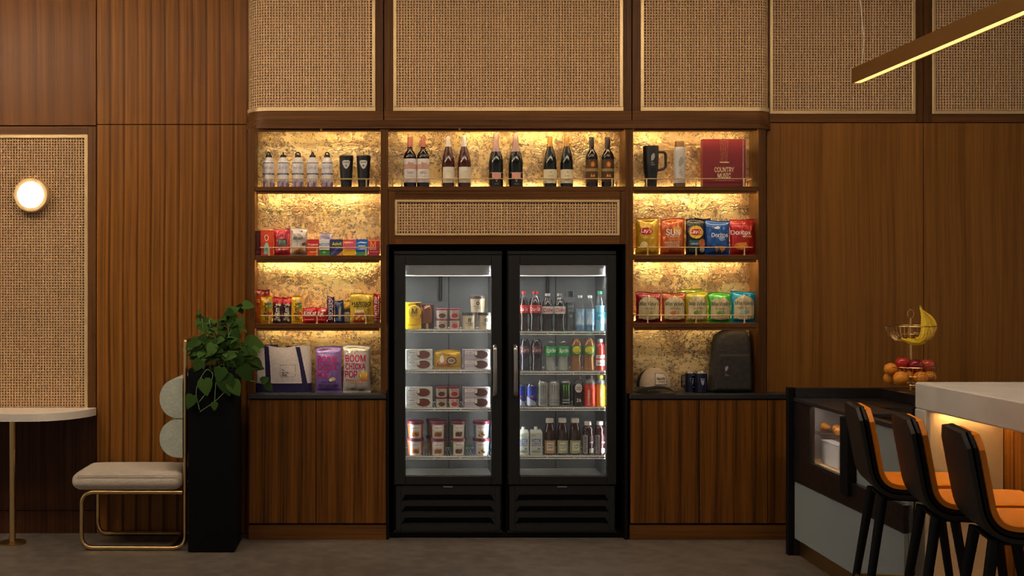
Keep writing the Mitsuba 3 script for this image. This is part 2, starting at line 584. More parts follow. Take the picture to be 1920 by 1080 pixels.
zh0, zh1 = Z(241), Z(225.5)            # header beam
zc = Z(738)                            # worktop top
part("wall_middle", "gold_leaf_panel", gold(X(470), X(722), zc, zh0 + .03, 1), "gold_leaf", smooth=True)
part("wall_middle", "gold_leaf_panel", gold(X(722), X(1182), Z(365), zh0 + .03, 2), "gold_leaf", smooth=True)
part("wall_middle", "gold_leaf_panel", gold(X(1182), X(1426), zc, zh0 + .03, 3), "gold_leaf", smooth=True)
part("wall_middle", "backing_board", bx(X(460), X(1437), YG + .012, YG + .03, Z(470), CEIL), "black_paint", smooth=False)
part("wall_middle", "backing_board", bx(X(460), X(728), YG + .012, YG + .03, .9, Z(470)), "black_paint", smooth=False)
part("wall_middle", "backing_board", bx(X(1172), X(1437), YG + .012, YG + .03, .9, Z(470)), "black_paint", smooth=False)


def post(x0, x1, z0, z1, m="wood_post"):
    part("wall_middle", "post", bx(x0, x1, 0.0, YG + .01, z0, z1, .0015), m, smooth=False)


post(X(464), X(477.5), zc, zh0)
post(X(714), X(728), zc, zh0)
post(X(1173), X(1187), zc, zh0)
post(X(1422.5), X(1436.5), zc, zh0)
# header beam with rounded ends
def front_path(x0, r0, d0, x1, r1, d1):
    """Plan path along the front, ends curving back to the side walls."""
    p = [(x0, d0)] if r0 else [(x0, 0)]
    if r0:
        p += [(x0 + r0 - r0 * math.cos(t), r0 - r0 * math.sin(t)) for t in np.linspace(0, PI / 2, 12)]
    if r1:
        p += [(x1 - r1 + r1 * math.sin(t), r1 - r1 * math.cos(t)) for t in np.linspace(0, PI / 2, 12)]
        p += [(x1, d1)]
    else:
        p += [(x1, 0)]
    q = [np.array(p[0])]
    for a in p[1:]:
        if np.linalg.norm(np.array(a) - q[-1]) > 1e-4:
            q.append(np.array(a))
    return np.array(q)


XL, XR = X(467, YL), X(1437.5, YR)
hp = front_path(XL, .15, YL, XR, .10, YR)
part("wall_middle", "header_beam", strip(hp, zh0, zh1 - .003, -.03, .012), "wood_rail", smooth=40)
part("wall_middle", "header_soffit", bx(XL + .06, XR - .05, .012, YG, zh0 + .004, zh0 + .02), "wood_rail", smooth=False)

# upper cabinet doors: curved at both ends of the row
for i, (a, b, seed) in enumerate(((466, 719.5, 4), (719.5, 1185, 5), (1185, 1436, 6))):
    nm = ("left one of three", "the wide middle one of three", "right one of three")[i]
    k = thing("upper_cabinet", f"upper cabinet with cane front and brass trim, {nm}", "cabinet", "cane fronted upper cabinets")
    g = .003
    r0, r1 = (.15 if i == 0 else 0), (.10 if i == 2 else 0)
    x0 = XL if i == 0 else X(a) + g
    x1 = XR if i == 2 else X(b) - g
    full = front_path(x0, r0, YL, x1, r1, YR)
    # inner opening
    ia = x0 if i == 0 else X((737, 737, 1201)[i])
    ib = x1 if i == 2 else X((704, 1168.5, 1200)[i])
    inner = front_path(ia, r0, YL, ib, r1, YR)
    z0, z1, iz = zh1, CEIL - .01, Z(208)
    part(k, "frame_rail", strip(full, z0, iz, -.022, 0), "wood_rail", smooth=40)
    if i != 0:
        part(k, "frame_stile", bx(x0, ia, 0, .022, iz, z1, .0015), "wood_post", smooth=False)
    if i != 2:
        part(k, "frame_stile", bx(ib, x1, 0, .022, iz, z1, .0015), "wood_post", smooth=False)
    tr = .023
    part(k, "brass_trim", strip(inner, iz, iz + tr, -.012, .005), "brass_trim", smooth=40)
    if i != 0:
        part(k, "brass_trim", bx(ia, ia + tr, -.005, .012, iz + tr, z1, .003), "brass_trim", smooth=False)
    if i != 2:
        part(k, "brass_trim", bx(ib - tr, ib, -.005, .012, iz + tr, z1, .003), "brass_trim", smooth=False)
    w = front_path(ia + (tr if i else 0), r0, YL, ib - (tr if i != 2 else 0), r1, YR)
    w = w + 0
    t = np.gradient(w, axis=0); t /= np.linalg.norm(t, axis=1, keepdims=True)
    w = w - np.stack([t[:, 1], -t[:, 0]], 1) * .006
    webbing(k, w, iz + tr, z1, seed)

# panel with cane vent over the refrigerators
k = thing("vent_panel", "wood panel with a long cane vent between the wine shelf and the refrigerators", "panel")
cane_frame(k, X(728), X(1173), Z(458), Z(358.5), X(740.5), X(1162), Z(442), Z(374.5), .002, 7, trim=.016)

# refrigerator alcove
part("wall_middle", "alcove_cheek", bx(X(724.5), X(729.5), .0, .86, 0, Z(459)), "black_paint", smooth=False)
part("wall_middle", "alcove_cheek", bx(X(1172), X(1177), .0, .86, 0, Z(459)), "black_paint", smooth=False)
part("wall_middle", "alcove_ceiling", bx(X(729.5), X(1172), .024, .86, Z(459), Z(450)), "black_paint", smooth=False)
part("wall_middle", "alcove_plinth", bx(X(729.6), X(1171.8), .06, .84, 0, .035), "black_paint", smooth=False)


# ------------------------------------------------------------------ base cabinets and worktops
def base_cabinet(x0, x1, splits, label):
    k = thing("base_cabinet", label, "cabinet")
    z0, z1 = Z(981), Z(750)
    part(k, "carcass", bx(x0 + .004, x1 - .004, .02, YG, .03, z1 - .002), "wood_low", smooth=False)
    part(k, "plinth", bx(x0, x1, .0, .05, 0, Z(985), .001), "wood_rail", smooth=False)
    for a, b in zip(splits, splits[1:]):
        part(k, "door", bx(a + .002, b - .002, -.002, .018, z0, z1, .0015), "wood_door", smooth=False)
    return k


base_cabinet(X(466), X(724), [X(466), X(592.5), X(724)], "two-door wood base cabinet left of the refrigerators, beside the black planter")
base_cabinet(X(1181), X(1484), [X(1182), X(1311), X(1439.5), X(1484)], "wood base cabinet right of the refrigerators, next to the marble pastry case")
for a, b, l in ((X(464), X(724), "black worktop under the tote bag and the popcorn bags"), (X(1180), X(1486), "black worktop under the cap, the mugs and the backpack")):
    k = thing("worktop", l, "worktop")
    put(k, bx(a, b, -.012, YG - .008 if a < 0 else YR - .003 if False else YG - .008, Z(748.5), zc, .006), "counter_black", smooth=False)


# ------------------------------------------------------------------ wall shelves with brass guard rails
def shelf(px0, px1, py, label, posts, led=(0, 1), power=1.0):
    k = thing("wall_shelf", label, "shelf")
    x0, x1, z1 = X(px0), X(px1), Z(py)
    z0 = z1 - .028
    part(k, "board", bx(x0 + .001, x1 - .001, .004, YG - .004, z0, z1, .0015), "wood_rail", smooth=False)
    zr, y, r = z1 + .05, .022, .0036
    rail = [(x0 + .03, YG - .02, zr), (x0 + .03, y, zr), (x1 - .03, y, zr), (x1 - .03, YG - .02, zr)]
    rk = part(k, "guard_rail", tube(rounded(rail, .012, 4), r, 6), "brass_trim")
    for p in posts:
        xx = X(p)
        part(k, "rail_post", cat(lathe([(0, 0), (.009, 0), (.009, .003), (.0048, .005), (.0048, .052), (0, .053)], xx, y, z1, 10)), "brass_trim")
    for xx in (x0 + .03, x1 - .03):
        part(k, "rail_post", lathe([(0, 0), (.007, 0), (.0036, .004), (.0036, .05), (0, .05)], xx, .13, z1, 8), "brass_trim")
    return k, x0, x1, z0


def led_strip(parent, x0, x1, z, power, zlow=None):
    """Thin LED profiles at the front under a board and along the foot of the gold wall, both turned to the wall."""
    part(parent, "light_profile", bx(x0, x1, .010, .0135, z - .016, z - .0004), "wood_rail", smooth=False)
    m = quad((x0, .0142, z - .013), (x1, .0142, z - .013), (x1, .024, z - .001), (x0, .024, z - .001))
    m.invert() if m.face_normals[0][1] < 0 else None
    emit(numbered(parent + "__light_strip"), m, np.array(NICHE) * power * .75, "unseen warm LED strip at the foot of the gold wall")
    if zlow:  # unseen lower strip, placed to even out the light on the gold
        part(parent, "light_profile", bx(x0, x1, .148, .1515, zlow + .0005, zlow + .011), "wood_rail", smooth=False)
        m = quad((x0, .152, zlow + .010), (x1, .152, zlow + .010), (x1, .163, zlow + .002), (x0, .163, zlow + .002))
        m.invert() if m.face_normals[0][2] < 0 else None
        emit(numbered(parent + "__light_strip"), m, np.array(NICHE) * power * .55, "unseen warm LED strip at the foot of the gold wall")


SH = {}
LOW = {"L1": Z(479), "L2": Z(607), "L3": None, "R1": Z(478.5), "R2": Z(606)}
for nm, (a, b, py, lab, posts, pw) in {
    "L1": (477.5, 714, 350, "wall shelf holding the white water bottles and black tumblers", (504, 595, 687), 1.3),
    "L2": (477.5, 714, 479, "wall shelf holding the medicine boxes and cookie packs", (504, 594, 686), 1.5),
    "L3": (477.5, 714, 607, "wall shelf holding the candy packs", (504, 594, 686), .55),
    "C1": (728, 1173, 349.5, "long wall shelf holding the wine bottles above the refrigerators", (754, 853, 951, 1050, 1149), 0),
    "R1": (1187, 1422.5, 349.5, "wall shelf holding the black travel mug, white bottle and red book", (1214, 1306, 1397), 1.4),
    "R2": (1187, 1422.5, 478.5, "wall shelf holding the yellow, orange and blue chip bags", (1216, 1307, 1398), 1.5),
    "R3": (1187, 1422.5, 606, "wall shelf holding the five cream labelled chip bags", (1216, 1307, 1398), .22)}.items():
    k, x0, x1, z0 = shelf(a, b, py, lab, posts)
    SH[nm] = Z(py)
    if pw:
        led_strip(k, x0 + .01, x1 - .01, z0, pw, LOW.get(nm))
for a, b, pw in ((479, 600, .35), (604, 713, .7), (730, 860, .45), (864, 1171, .95), (1189, 1421, .9)):
    led_strip("wall_middle", X(a), X(b), zh0 + .003, pw, Z(350))


# ------------------------------------------------------------------ refrigerators
def fridge(px0, px1, gx0, gx1, handle_px, lab, shelves, led=1.0):
    k = thing("glass_door_refrigerator", lab, "refrigerator")
    y0 = .02
    x0, x1 = X(px0, y0), X(px1, y0)
    zt, zd0, zb = Z(470, y0), Z(909, y0), Z(1000, y0)
    yb = .70
    t = .045
    # shell and liner
    part(k, "shell", cat(bx(x0, x0 + .004, y0 + .06, yb, zb, zt), bx(x1 - .004, x1, y0 + .06, yb, zb, zt), bx(x0, x1, y0 + .06, yb, zt - .004, zt), bx(x0, x1, yb - .004, yb, zb, zt)), "fridge_black", smooth=False)
    il, ir, iz0, iz1 = x0 + t, x1 - t, Z(897, y0 + .1), Z(484, y0 + .1)
    yi = .52
    part(k, "liner", cat(bx(il - .02, il, y0 + .062, yi, iz0, iz1), bx(ir, ir + .02, y0 + .062, yi, iz0, iz1), bx(il - .02, ir + .02, y0 + .062, yi, iz1, iz1 + .02),
                         bx(il - .02, ir + .02, yi, yi + .02, iz0 - .02, iz1 + .02)), "liner_grey", smooth=False)
    part(k, "liner_floor", bx(il - .02, ir + .02, y0 + .062, yi, iz0 - .02, iz0), "shelf_white", smooth=False)
    xm = (il + ir) / 2
    part(k, "back_channel", bx(xm + .03, xm + .036, yi - .004, yi - .0005, iz0, iz1), "fridge_grille", smooth=False)
    part(k, "fan_duct", bx(xm - .035, xm - .012, yi - .03, yi - .001, iz1 - .28, iz1 - .01, .008), "fridge_grille", smooth=False)
    part(k, "light_box", bx(il + .002, ir - .002, y0 + .085, y0 + .19, Z(517, .12), iz1 - .001, .006), "shelf_white", smooth=False)
    lb = quad((il + .01, y0 + .10, Z(517, .12) - .001), (ir - .01, y0 + .10, Z(517, .12) - .001), (ir - .01, y0 + .16, Z(517, .12) - .001), (il + .01, y0 + .16, Z(517, .12) - .001))
    lb.invert() if lb.face_normals[0][2] > 0 else None
    emit(k + "__light_strip", lb, np.array(FRIDGE_LED) * 1.3, "unseen white LED strip inside the case")
    used[k + "__light_strip"] = 1
    for s, xx in ((1, il), (-1, ir)):
        part(k, "light_housing", bx(xx, xx + s * .014, y0 + .064, y0 + .074, iz0 + .03, iz1 - .05, .002), "shelf_white", smooth=False)
        a, b = (xx + s * .003, y0 + .0865), (xx + s * .014, y0 + .0755)
        m = quad((a[0], a[1], iz0 + .04), (b[0], b[1], iz0 + .04), (b[0], b[1], iz1 - .06), (a[0], a[1], iz1 - .06))
        n = m.face_normals[0]
        m.invert() if n[1] < 0 or n[0] * s < 0 else None
        emit(numbered(k + "__light_strip"), m, np.array(FRIDGE_LED) * 2.6 * led, "unseen white LED strip inside the case")
    # shelves of white wire
    for py in shelves:
        zz = Z(py, .10)
        fr = [bx(il + .004, ir - .004, .098, .104, zz - .009, zz), bx(il + .004, ir - .004, .098, .104, zz - .022, zz - .016), bx(il + .004, ir - .004, .49, .496, zz - .006, zz)]
        fr += [bx(il + .004, il + .009, .098, .496, zz - .006, zz), bx(ir - .009, ir - .004, .098, .496, zz - .006, zz)]
        n = 34
        for i in range(n):
            xx = il + .012 + (ir - il - .024) * i / (n - 1)
            fr.append(bx(xx - .0015, xx + .0015, .100, .494, zz - .0045, zz - .0005))
        for i in range(4):
            xx = il + .05 + (ir - il - .1) * i / 3
            fr.append(bx(xx - .003, xx + .003, .099, .103, zz - .017, zz - .008))
        part(k, "wire_shelf", cat(fr), "shelf_white", smooth=False)
    # door: frame, pane, handle
    a0, a1, b0, b1 = X(gx0, y0), X(gx1, y0), Z(893, y0), Z(497, y0)
    d0, d1 = y0, y0 + .05
    zt2 = Z(478, y0)
    dx0, dx1 = x0 + .004, x1 - .004
    dk = part(k, "door", cat(bx(dx0, a0, d0, d1, zd0, zt2, .003), bx(a1, dx1, d0, d1, zd0, zt2, .003), bx(a0, a1, d0, d1, b1, zt2, .003), bx(a0, a1, d0, d1, zd0, b0, .003)), "fridge_black", smooth=False)
    part(dk, "glass_pane", quad((a0, d0 + .012, b0), (a1, d0 + .012, b0), (a1, d0 + .012, b1), (a0, d0 + .012, b1)), "pane_glass", smooth=False)
    hx = X(handle_px, y0 - .03)
    zz0, zz1 = Z(747, y0 - .03), Z(645, y0 - .03)
    hpts = [(hx, d0 + .001, zz0 + .012), (hx, d0 - .026, zz0 + .03), (hx, d0 - .034, (zz0 + zz1) / 2), (hx, d0 - .026, zz1 - .03), (hx, d0 + .001, zz1 - .012)]
    hm = tube(rounded(hpts, .03, 5), .010, 10)
    hm.vertices[:, 0] = hx + (hm.vertices[:, 0] - hx) * 1.35
    part(dk, "handle", hm, "handle_metal", label="curved grey metal handle")
    part(k, "top_cover", bx(x0, x1, y0 + .02, yb, zt2 + .003, zt, .003), "fridge_black", smooth=False)
    # grille: frame and louvres
    gz0, gz1 = zb + .012, zd0 - .006
    gl, gr = x0 + .012, x1 - .012
    slots = [(Z(928, y0), Z(941, y0)), (Z(949.5, y0), Z(962, y0)), (Z(971, y0), Z(984, y0))]
    il2, ir2 = gl + .036, gr - .036
    fr = [bx(gl, il2, y0 + .01, y0 + .04, gz0, gz1, .003), bx(ir2, gr, y0 + .01, y0 + .04, gz0, gz1, .003)]
    gk = part(k, "grille", cat(fr), "fridge_grille", smooth=False)
    edges = [gz1] + [e for s in slots for e in s] + [gz0]
    for i in range(0, len(edges), 2):
        hi, lo = edges[i], edges[i + 1]
        v = np.array([[il2 - .001, y0 + .01, hi], [ir2 + .001, y0 + .01, hi], [ir2 + .001, y0 + .01, lo], [il2 - .001, y0 + .01, lo],
                      [il2 - .001, y0 + .05, hi + .012], [ir2 + .001, y0 + .05, hi + .012], [ir2 + .001, y0 + .05, lo + .012], [il2 - .001, y0 + .05, lo + .012]])
        part(gk, "louvre", trimesh.convex.convex_hull(v), "fridge_grille", smooth=False)
    for hi, lo in slots:          # splayed ends of the slots
        for xx, s in ((il2, 1), (ir2, -1)):
            part(gk, "slot_cheek", trimesh.convex.convex_hull(np.array([[xx, y0 + .011, hi], [xx, y0 + .011, lo], [xx + s * .026, y0 + .011, hi], [xx, y0 + .04, hi], [xx, y0 + .04, lo], [xx + s * .026, y0 + .04, hi]]) * [1, 1, 1]), "fridge_grille", smooth=False)
    part(k, "grille_backing", bx(gl, gr, y0 + .05, y0 + .06, gz0, gz1), "black_paint", smooth=False)
    part(k, "badge", bx((x0 + x1) / 2 - .03, (x0 + x1) / 2 + .03, y0 + .006, y0 + .012, gz1 - .012, gz1 - .004, .001), "handle_metal", smooth=False)
    part(k, "foot_rail", bx(x0, x1, y0 + .015, y0 + .05, .036, gz0, .002), "fridge_black", smooth=False)
    return k


FL_SH = [617.5, 693, 764.5, 855]
FR_SH = [621.5, 696, 763.5, 854]
fridge(738, 942.5, 760.5, 921.5, 928.5, "black glass-door refrigerator on the left, stocked with ice cream", FL_SH)
fridge(952, 1157, 975, 1138, 967, "black glass-door refrigerator on the right, stocked with drinks", FR_SH, .6)

# ------------------------------------------------------------------ unseen lamps above the frame, placed to light the wall and furniture
for i, x in enumerate((-1.75, 1.75, -3.1)):  # out of view; the short one lights the left cane panel
    k = thing("wall_washer", "unseen linear wall washer under the ceiling, " + ("left one", "right one", "short one over the wall table")[i], "ceiling light", "unseen wall washers")
    y, z, h = (-2.45, -2.45, -1.7)[i], CEIL - .10 - .25 * (i == 2), .075
    ln = (1.5, 1.5, .65)[i]
    c, s = ((.53, .85), (.53, .85), (.77, .64))[i]                      # the lamp looks towards the wall and down
    p = lambda x_, q: (x_, y + q * c, z + q * s)
    m = quad(p(x - ln, -h), p(x + ln, -h), p(x + ln, h), p(x - ln, h))
    m.invert() if m.face_normals[0][1] < 0 else None
    emit(k + "__diffuser", m, np.array(UNSEEN_WASH) * (1, .80, 3.7)[i])
    b = quad(p(x - ln - .02, -h - .01), p(x + ln + .02, -h - .01), p(x + ln + .02, h + .01), p(x - ln - .02, h + .01))
    b.apply_translation([0, -.012, .008])
    part(k, "housing", b, "black_paint", smooth=False)
    part(k, "bracket", bx(x - .02, x + .02, y - .06, y - .03, z - .03, CEIL - .001), "black_paint", smooth=False)
for i, (x, y) in enumerate(((-1.6, -1.3), (1.6, -1.3), (2.9, -2.7))):  # out of view; the last one lights the stools and bar top
    k = thing("ceiling_light", "unseen long recessed ceiling light, " + ("left one", "right one", "one above the bar stools")[i], "ceiling light", "unseen recessed ceiling lights")
    part(k, "frame", cat(bx(x - 1.4, x + 1.4, y - .11, y - .09, CEIL - .03, CEIL - .001), bx(x - 1.4, x + 1.4, y + .09, y + .11, CEIL - .03, CEIL - .001)), "black_paint", smooth=False)
    m = quad((x - 1.38, y - .088, CEIL - .006), (x + 1.38, y - .088, CEIL - .006), (x + 1.38, y + .088, CEIL - .006), (x - 1.38, y + .088, CEIL - .006))
    m.invert() if m.face_normals[0][2] > 0 else None
    emit(k + "__diffuser", m, np.array(UNSEEN_CEIL_LIGHT) * (1, 1, 1.3)[i])

# ------------------------------------------------------------------ furniture on the left
# wall sconce
yw = YL
k = thing("wall_sconce", "round brass wall sconce with a glowing white globe on the left cane panel", "wall lamp")
sx, sz = X(60, yw - .03), Z(366, yw - .03)


def disc_y(profile, cx, y, cz, n=40):
    """A lathe about a horizontal axis that points out of the wall: profile of (radius, distance from y towards the room)."""
    m = trimesh.creation.revolve(np.array(profile, float), sections=n)
    m.apply_transform(trimesh.transformations.rotation_matrix(PI / 2, [1, 0, 0]))
    m.apply_translation([cx, y, cz])
    return m


part(k, "mount", disc_y([(0, 0), (.106, 0), (.110, .006), (.110, .060), (.105, .066), (.084, .066), (.084, .05), (0, .05)], sx, yw + .004, sz), "brass_trim")
gm = disc_y([(.0, .05), (.083, .05), (.083, .066), (.078, .082), (.062, .097), (.035, .107), (0, .110)], sx, yw + .004, sz)
emit(k + "__globe", gm, (9.0, 7.2, 5.0), "glowing white globe")
scene[k + "__globe"]["face_normals"] = False if False else scene[k + "__globe"]["face_normals"]

# table fixed to the wall
k = thing("wall_table", "pale rounded table on a brass pole under the left cane panel", "table")
zt_ = .806
yf = -.19
tx1 = X(181, YL)
tip = [(-3.6, YL - .008), (tx1, YL - .008), (tx1 + .004, YL - .03), (tx1 - .01, YL - .10)]
a0 = np.array([tx1 - .01, YL - .10]); a1 = np.array([tx1 - .10, yf + .035]); a2 = np.array([tx1 - .30, yf])
tip += [tuple((1 - t) ** 2 * a0 + 2 * t * (1 - t) * a1 + t * t * a2) for t in np.linspace(0, 1, 12)[1:]]
tip += [(-3.6, yf - .01)]
pg = Polygon(tip)
tm = trimesh.creation.extrude_polygon(pg, .046, engine="earcut")
tm.apply_translation([0, 0, zt_ - .046])
part(k, "tabletop", tm, "table_laminate", smooth=30)
lx, ly = X(23.5, -.10), -.10
part(k, "pole", lathe([(0, .01), (.020, .01), (.020, zt_ - .047), (0, zt_ - .047)], lx, ly, 0, 24), "brass")
part(k, "base_plate", lathe([(0, .0), (.082, .0), (.082, .008), (.074, .013), (.022, .016), (0, .016)], lx, ly, 0, 32), "brass_dark")

# lounge chair
k = thing("lounge_chair", "armless lounge chair with brass tube frame, beige seat and two sage back rolls", "chair")
yn, yf2 = -.285, .115
fx0, fx1 = X(153, yn), X(347.5, yn)
zs_ = Z(921, yn)
ztop = Z(648, yn)
for y in (yn, yf2):
    z0 = .014
    pts = [(fx1, y, ztop), (fx1, y, z0), (fx0, y, z0), (fx0, y, zs_ - .006), (fx1 - .016, y, zs_ - .006)]
    part(k, "side_frame", tube(rounded(pts, .075, 8), .0125, 12), "brass")
part(k, "top_bar", cat(tube(rounded([(fx1, yn, ztop), (fx1, yn, ztop + .03), (fx1, yf2, ztop + .03), (fx1, yf2, ztop)], .03, 8), .0125, 12)), "brass")
part(k, "cross_bar", tube([(fx1 - .09, yn, .014), (fx1 - .09, yf2, .014)], .0120, 10), "brass")
part(k, "cross_bar", tube([(fx1, yn, zs_ - .006), (fx1, yf2, zs_ - .006)], .0125, 10), "brass")


def cushion(x0, x1, y0, y1, z0, z1, r, crown, n=40, front_round=None):
    """A puffed box: superellipse section, crowned top."""
    m = trimesh.creation.box(extents=[1, 1, 1])
    for _ in range(5):
        m = m.subdivide()
    v = m.vertices * 2
    L = np.array([(x1 - x0) / 2, (y1 - y0) / 2, (z1 - z0) / 2])
    q = v * L
    inner = np.clip(q, -(L - r), L - r)
    d = q - inner
    n_ = np.linalg.norm(d, axis=1, keepdims=True)
    q = inner + d / np.maximum(n_, 1e-9) * np.minimum(n_, 1e9) * (r / np.maximum(n_, r) if False else 1)
    mx = np.abs(d).max(1, keepdims=True)
    q = inner + np.where(n_ > 1e-9, d / np.maximum(n_, 1e-9) * mx, 0)
    w = np.clip(1 - (v[:, 0] ** 4), 0, 1) * np.clip(1 - (v[:, 1] ** 4), 0, 1)
    q[:, 2] += np.sign(v[:, 2]) * crown * w * np.abs(v[:, 2])
    m.vertices = q + [(x0 + x1) / 2, (y0 + y1) / 2, (z0 + z1) / 2]
    return m


sx0, sx1 = X(133, yn - .01), X(345, yn - .01)
sm = cushion(sx0, fx1 - .015, yn - .03, yf2 + .02, zs_ + .009, Z(886, yn), .052, .010)
part(k, "seat", sm, "linen_beige", smooth=True, label="beige linen seat cushion")
part(k, "seat_piping", tube(rounded([(sx0 + .045, yn - .031, Z(889, yn) - .004), (fx1 - .03, yn - .031, Z(889, yn) - .004)], .01, 2), .003, 6), "linen_beige")
for pz0, pz1 in ((858, 785.5), (784.5, 709)):
    z0, z1 = Z(pz0, yn), Z(pz1, yn)
    r = (z1 - z0) / 2
    cz = (z0 + z1) / 2
    dep = .138
    prof = [(fx1 - .015, cz - r)] + [(fx1 - .015 - (dep - .0) * math.sin(t) ** .75, cz - r * math.cos(t)) for t in np.linspace(0.02, PI - .02, 24)] + [(fx1 - .015, cz + r)]
    pg = Polygon(prof).buffer(0)
    pm = trimesh.creation.extrude_polygon(pg, yf2 - yn + .02, engine="earcut")
    pm.apply_transform(np.array([[1, 0, 0, 0], [0, 0, -1, yf2 + .01], [0, 1, 0, 0], [0, 0, 0, 1.0]]))
    part(k, "back_roll", pm, "linen_sage", smooth=40, label="sage ribbed half-round back cushion")

# planter with plant
k = thing("planter", "tall matte black box planter beside the lounge chair holding a leafy plant", "planter")
py0, py1 = -.345, -.015
px0, px1 = X(352.5, py0), X(440, py0)
pzt = Z(692, py0)
t = .018
part(k, "body", cat(bx(px0, px1, py0, py0 + t, .004, pzt, .002), bx(px0, px1, py1 - t, py1, .004, pzt, .002), bx(px0, px0 + t, py0 + t, py1 - t, .004, pzt, .002), bx(px1 - t, px1, py0 + t, py1 - t, .004, pzt, .002), bx(px0 + t, px1 - t, py0 + t, py1 - t, .004, .03)), "planter_black", smooth=False)
part(k, "foot", bx(px0 + .02, px1 - .02, py0 + .02, py1 - .02, 0, .0045), "planter_black", smooth=False)
pl = thing("pothos_plant", "trailing green pothos with heart-shaped leaves growing in the black planter", "plant")
part(pl, "soil", bx(px0 + t + .001, px1 - t - .001, py0 + t + .001, py1 - t - .001, pzt - .07, pzt - .03), "vc_matte", C("#1c130c"), smooth=False)
rng = np.random.default_rng(11)


def leaf_mesh(base, direction, up, size, fold, droop):
    """A heart-shaped leaf: base point, growing direction, rough normal."""
    d = np.array(direction, float); d /= np.linalg.norm(d)
    s = np.cross(d, up); s /= np.linalg.norm(s) + 1e-9
    n = np.cross(s, d)
    prof = [(-.10, .16), (-.06, .34), (.08, .46), (.28, .47), (.5, .39), (.72, .25), (.9, .09), (1.0, .0)]
    mid = [(0, 0)] + [(u, 0) for u in (.08, .28, .5, .72, .9)]
    V, F = [], []
    rows = []
    for u, w in prof:
        um = max(u, 0.0)
        bend = -droop * um * um
        row = []
        for q in (-1, -.5, 0, .5, 1):
            uu = u if abs(q) > .3 else max(u, 0.0)
            p = np.array(base) + d * uu * size + s * q * w * size * .95 + n * (bend * size + fold * abs(q) * w * size - .05 * size * (1 - abs(q)) * 0)
            row.append(len(V)); V.append(p)
        rows.append(row)
    for a, b in zip(rows, rows[1:]):
        for j in range(4):
            F += [[a[j], a[j + 1], b[j + 1]], [a[j], b[j + 1], b[j]]]
    return trimesh.Trimesh(np.array(V), np.array(F), process=False)


def green():
    t_ = rng.random()
    c = C("#24391c") * (1 - t_) + C("#4a6631") * t_
    return c * (.75 + .5 * rng.random())


cxp, cyp = (px0 + px1) / 2, (py0 + py1) / 2
stems = []
tips = []
# upright and arching stems (picture pixel of the tip, depth) and some that trail over the front edge
for (u, v, y) in ((378, 592, -.12), (395, 622, -.24), (372, 640, -.28), (415, 600, -.1), (428, 585, -.15), (441, 604, -.2), (455, 571, -.05), (470, 655, -.22), (462, 668, -.28),
                  (405, 655, -.3), (432, 640, -.27), (385, 668, -.30), (448, 650, -.12), (362, 655, -.1), (481, 690, -.2), (425, 668, -.32), (444, 690, -.30), (410, 632, -.06), (392, 600, -.05), (436, 618, -.05)):
    tip_ = np.array([X(u, y), y, Z(v, y)])
    b = np.array([cxp + rng.uniform(-.09, .09), cyp + rng.uniform(-.1, .1), pzt - .03])
    c = (b + tip_) / 2 + [rng.uniform(-.03, .03), rng.uniform(-.03, .03), .10 + .05 * rng.random()]
    tt = np.linspace(0, 1, 10)[:, None]
    stems.append(((1 - tt) ** 2 * b + 2 * tt * (1 - tt) * c + tt * tt * tip_, .0026))
for pts in ([(400, 700, -.335), (388, 690, -.36), (374, 712, -.365), (366, 735, -.365), (374, 768, -.365)], [(420, 690, -.33), (430, 700, -.37), (428, 728, -.37), (405, 752, -.37), (375, 772, -.37)],
            [(395, 695, -.33), (400, 702, -.37), (392, 730, -.37), (373, 754, -.37)], [(415, 700, -.33), (405, 712, -.37), (402, 760, -.37)], [(440, 690, -.25), (458, 700, -.26), (470, 716, -.26), (503, 714, -.24)]):
    p = np.array([(X(u, y), y, Z(v, y)) for u, v, y in pts])
    stems.append((rounded(p, .05, 5), .0022))
n_st = 0
for p, r in stems:
    part(pl, "stem", tube(p, r, 5), "vc_satin", C("#6d8a52") * .9, smooth=True)
leaves = []
for i, (p, r) in enumerate(stems[:20]):
    nl = 8 if i < 20 else 3
    for j in range(nl):
        f = 1.0 if j == 0 else rng.uniform(.35, .98)
        q = p[int(round(f * (len(p) - 1)))]
        if j:
            q = q + rng.normal(0, .02, 3)
        out = q - np.array([cxp, cyp, pzt + .02])
        d = np.array([out[0] * 1.2 + rng.normal(0, .08), -.10 + out[1] * .5 + rng.normal(0, .08), -.06 + rng.normal(0, .07)])
        up = np.array([rng.normal(0, .35), -.75 + rng.normal(0, .25), .65])
        leaves.append((q, d, up, rng.uniform(.042, .078) * (1.12 if j == 0 else 1), rng.uniform(-.05, .25), rng.uniform(.05, .4)))
for (u, v, y, s, dx, dz) in ((383, 712, -.372, .10, .02, -.1), (361, 742, -.372, .085, -.04, -.1), (420, 705, -.372, .125, .03, -.1), (434, 716, -.372, .10, .06, -.1), (402, 755, -.372, .05, .0, -.1),
                             (455, 688, -.35, .10, .05, -.1), (461, 642, -.2, .12, .12, -.02), (490, 715, -.26, .055, .06, .03), (499, 720, -.24, .06, .05, -.05), (415, 690, -.375, .09, -.02, -.1),
                             (438, 600, -.18, .085, .02, -.09), (426, 588, -.16, .085, .08, .04), (400, 646, -.33, .08, -.03, -.09), (446, 662, -.33, .085, .03, -.09), (376, 676, -.34, .08, -.05, -.08)):
    leaves.append((np.array([X(u, y), y, Z(v, y)]), (dx, -.015, dz), (0, -1, .25), s, .06, .1))
for L in leaves:
    part(pl, "leaf", leaf_mesh(*L), "leaf_green", green(), smooth=True)

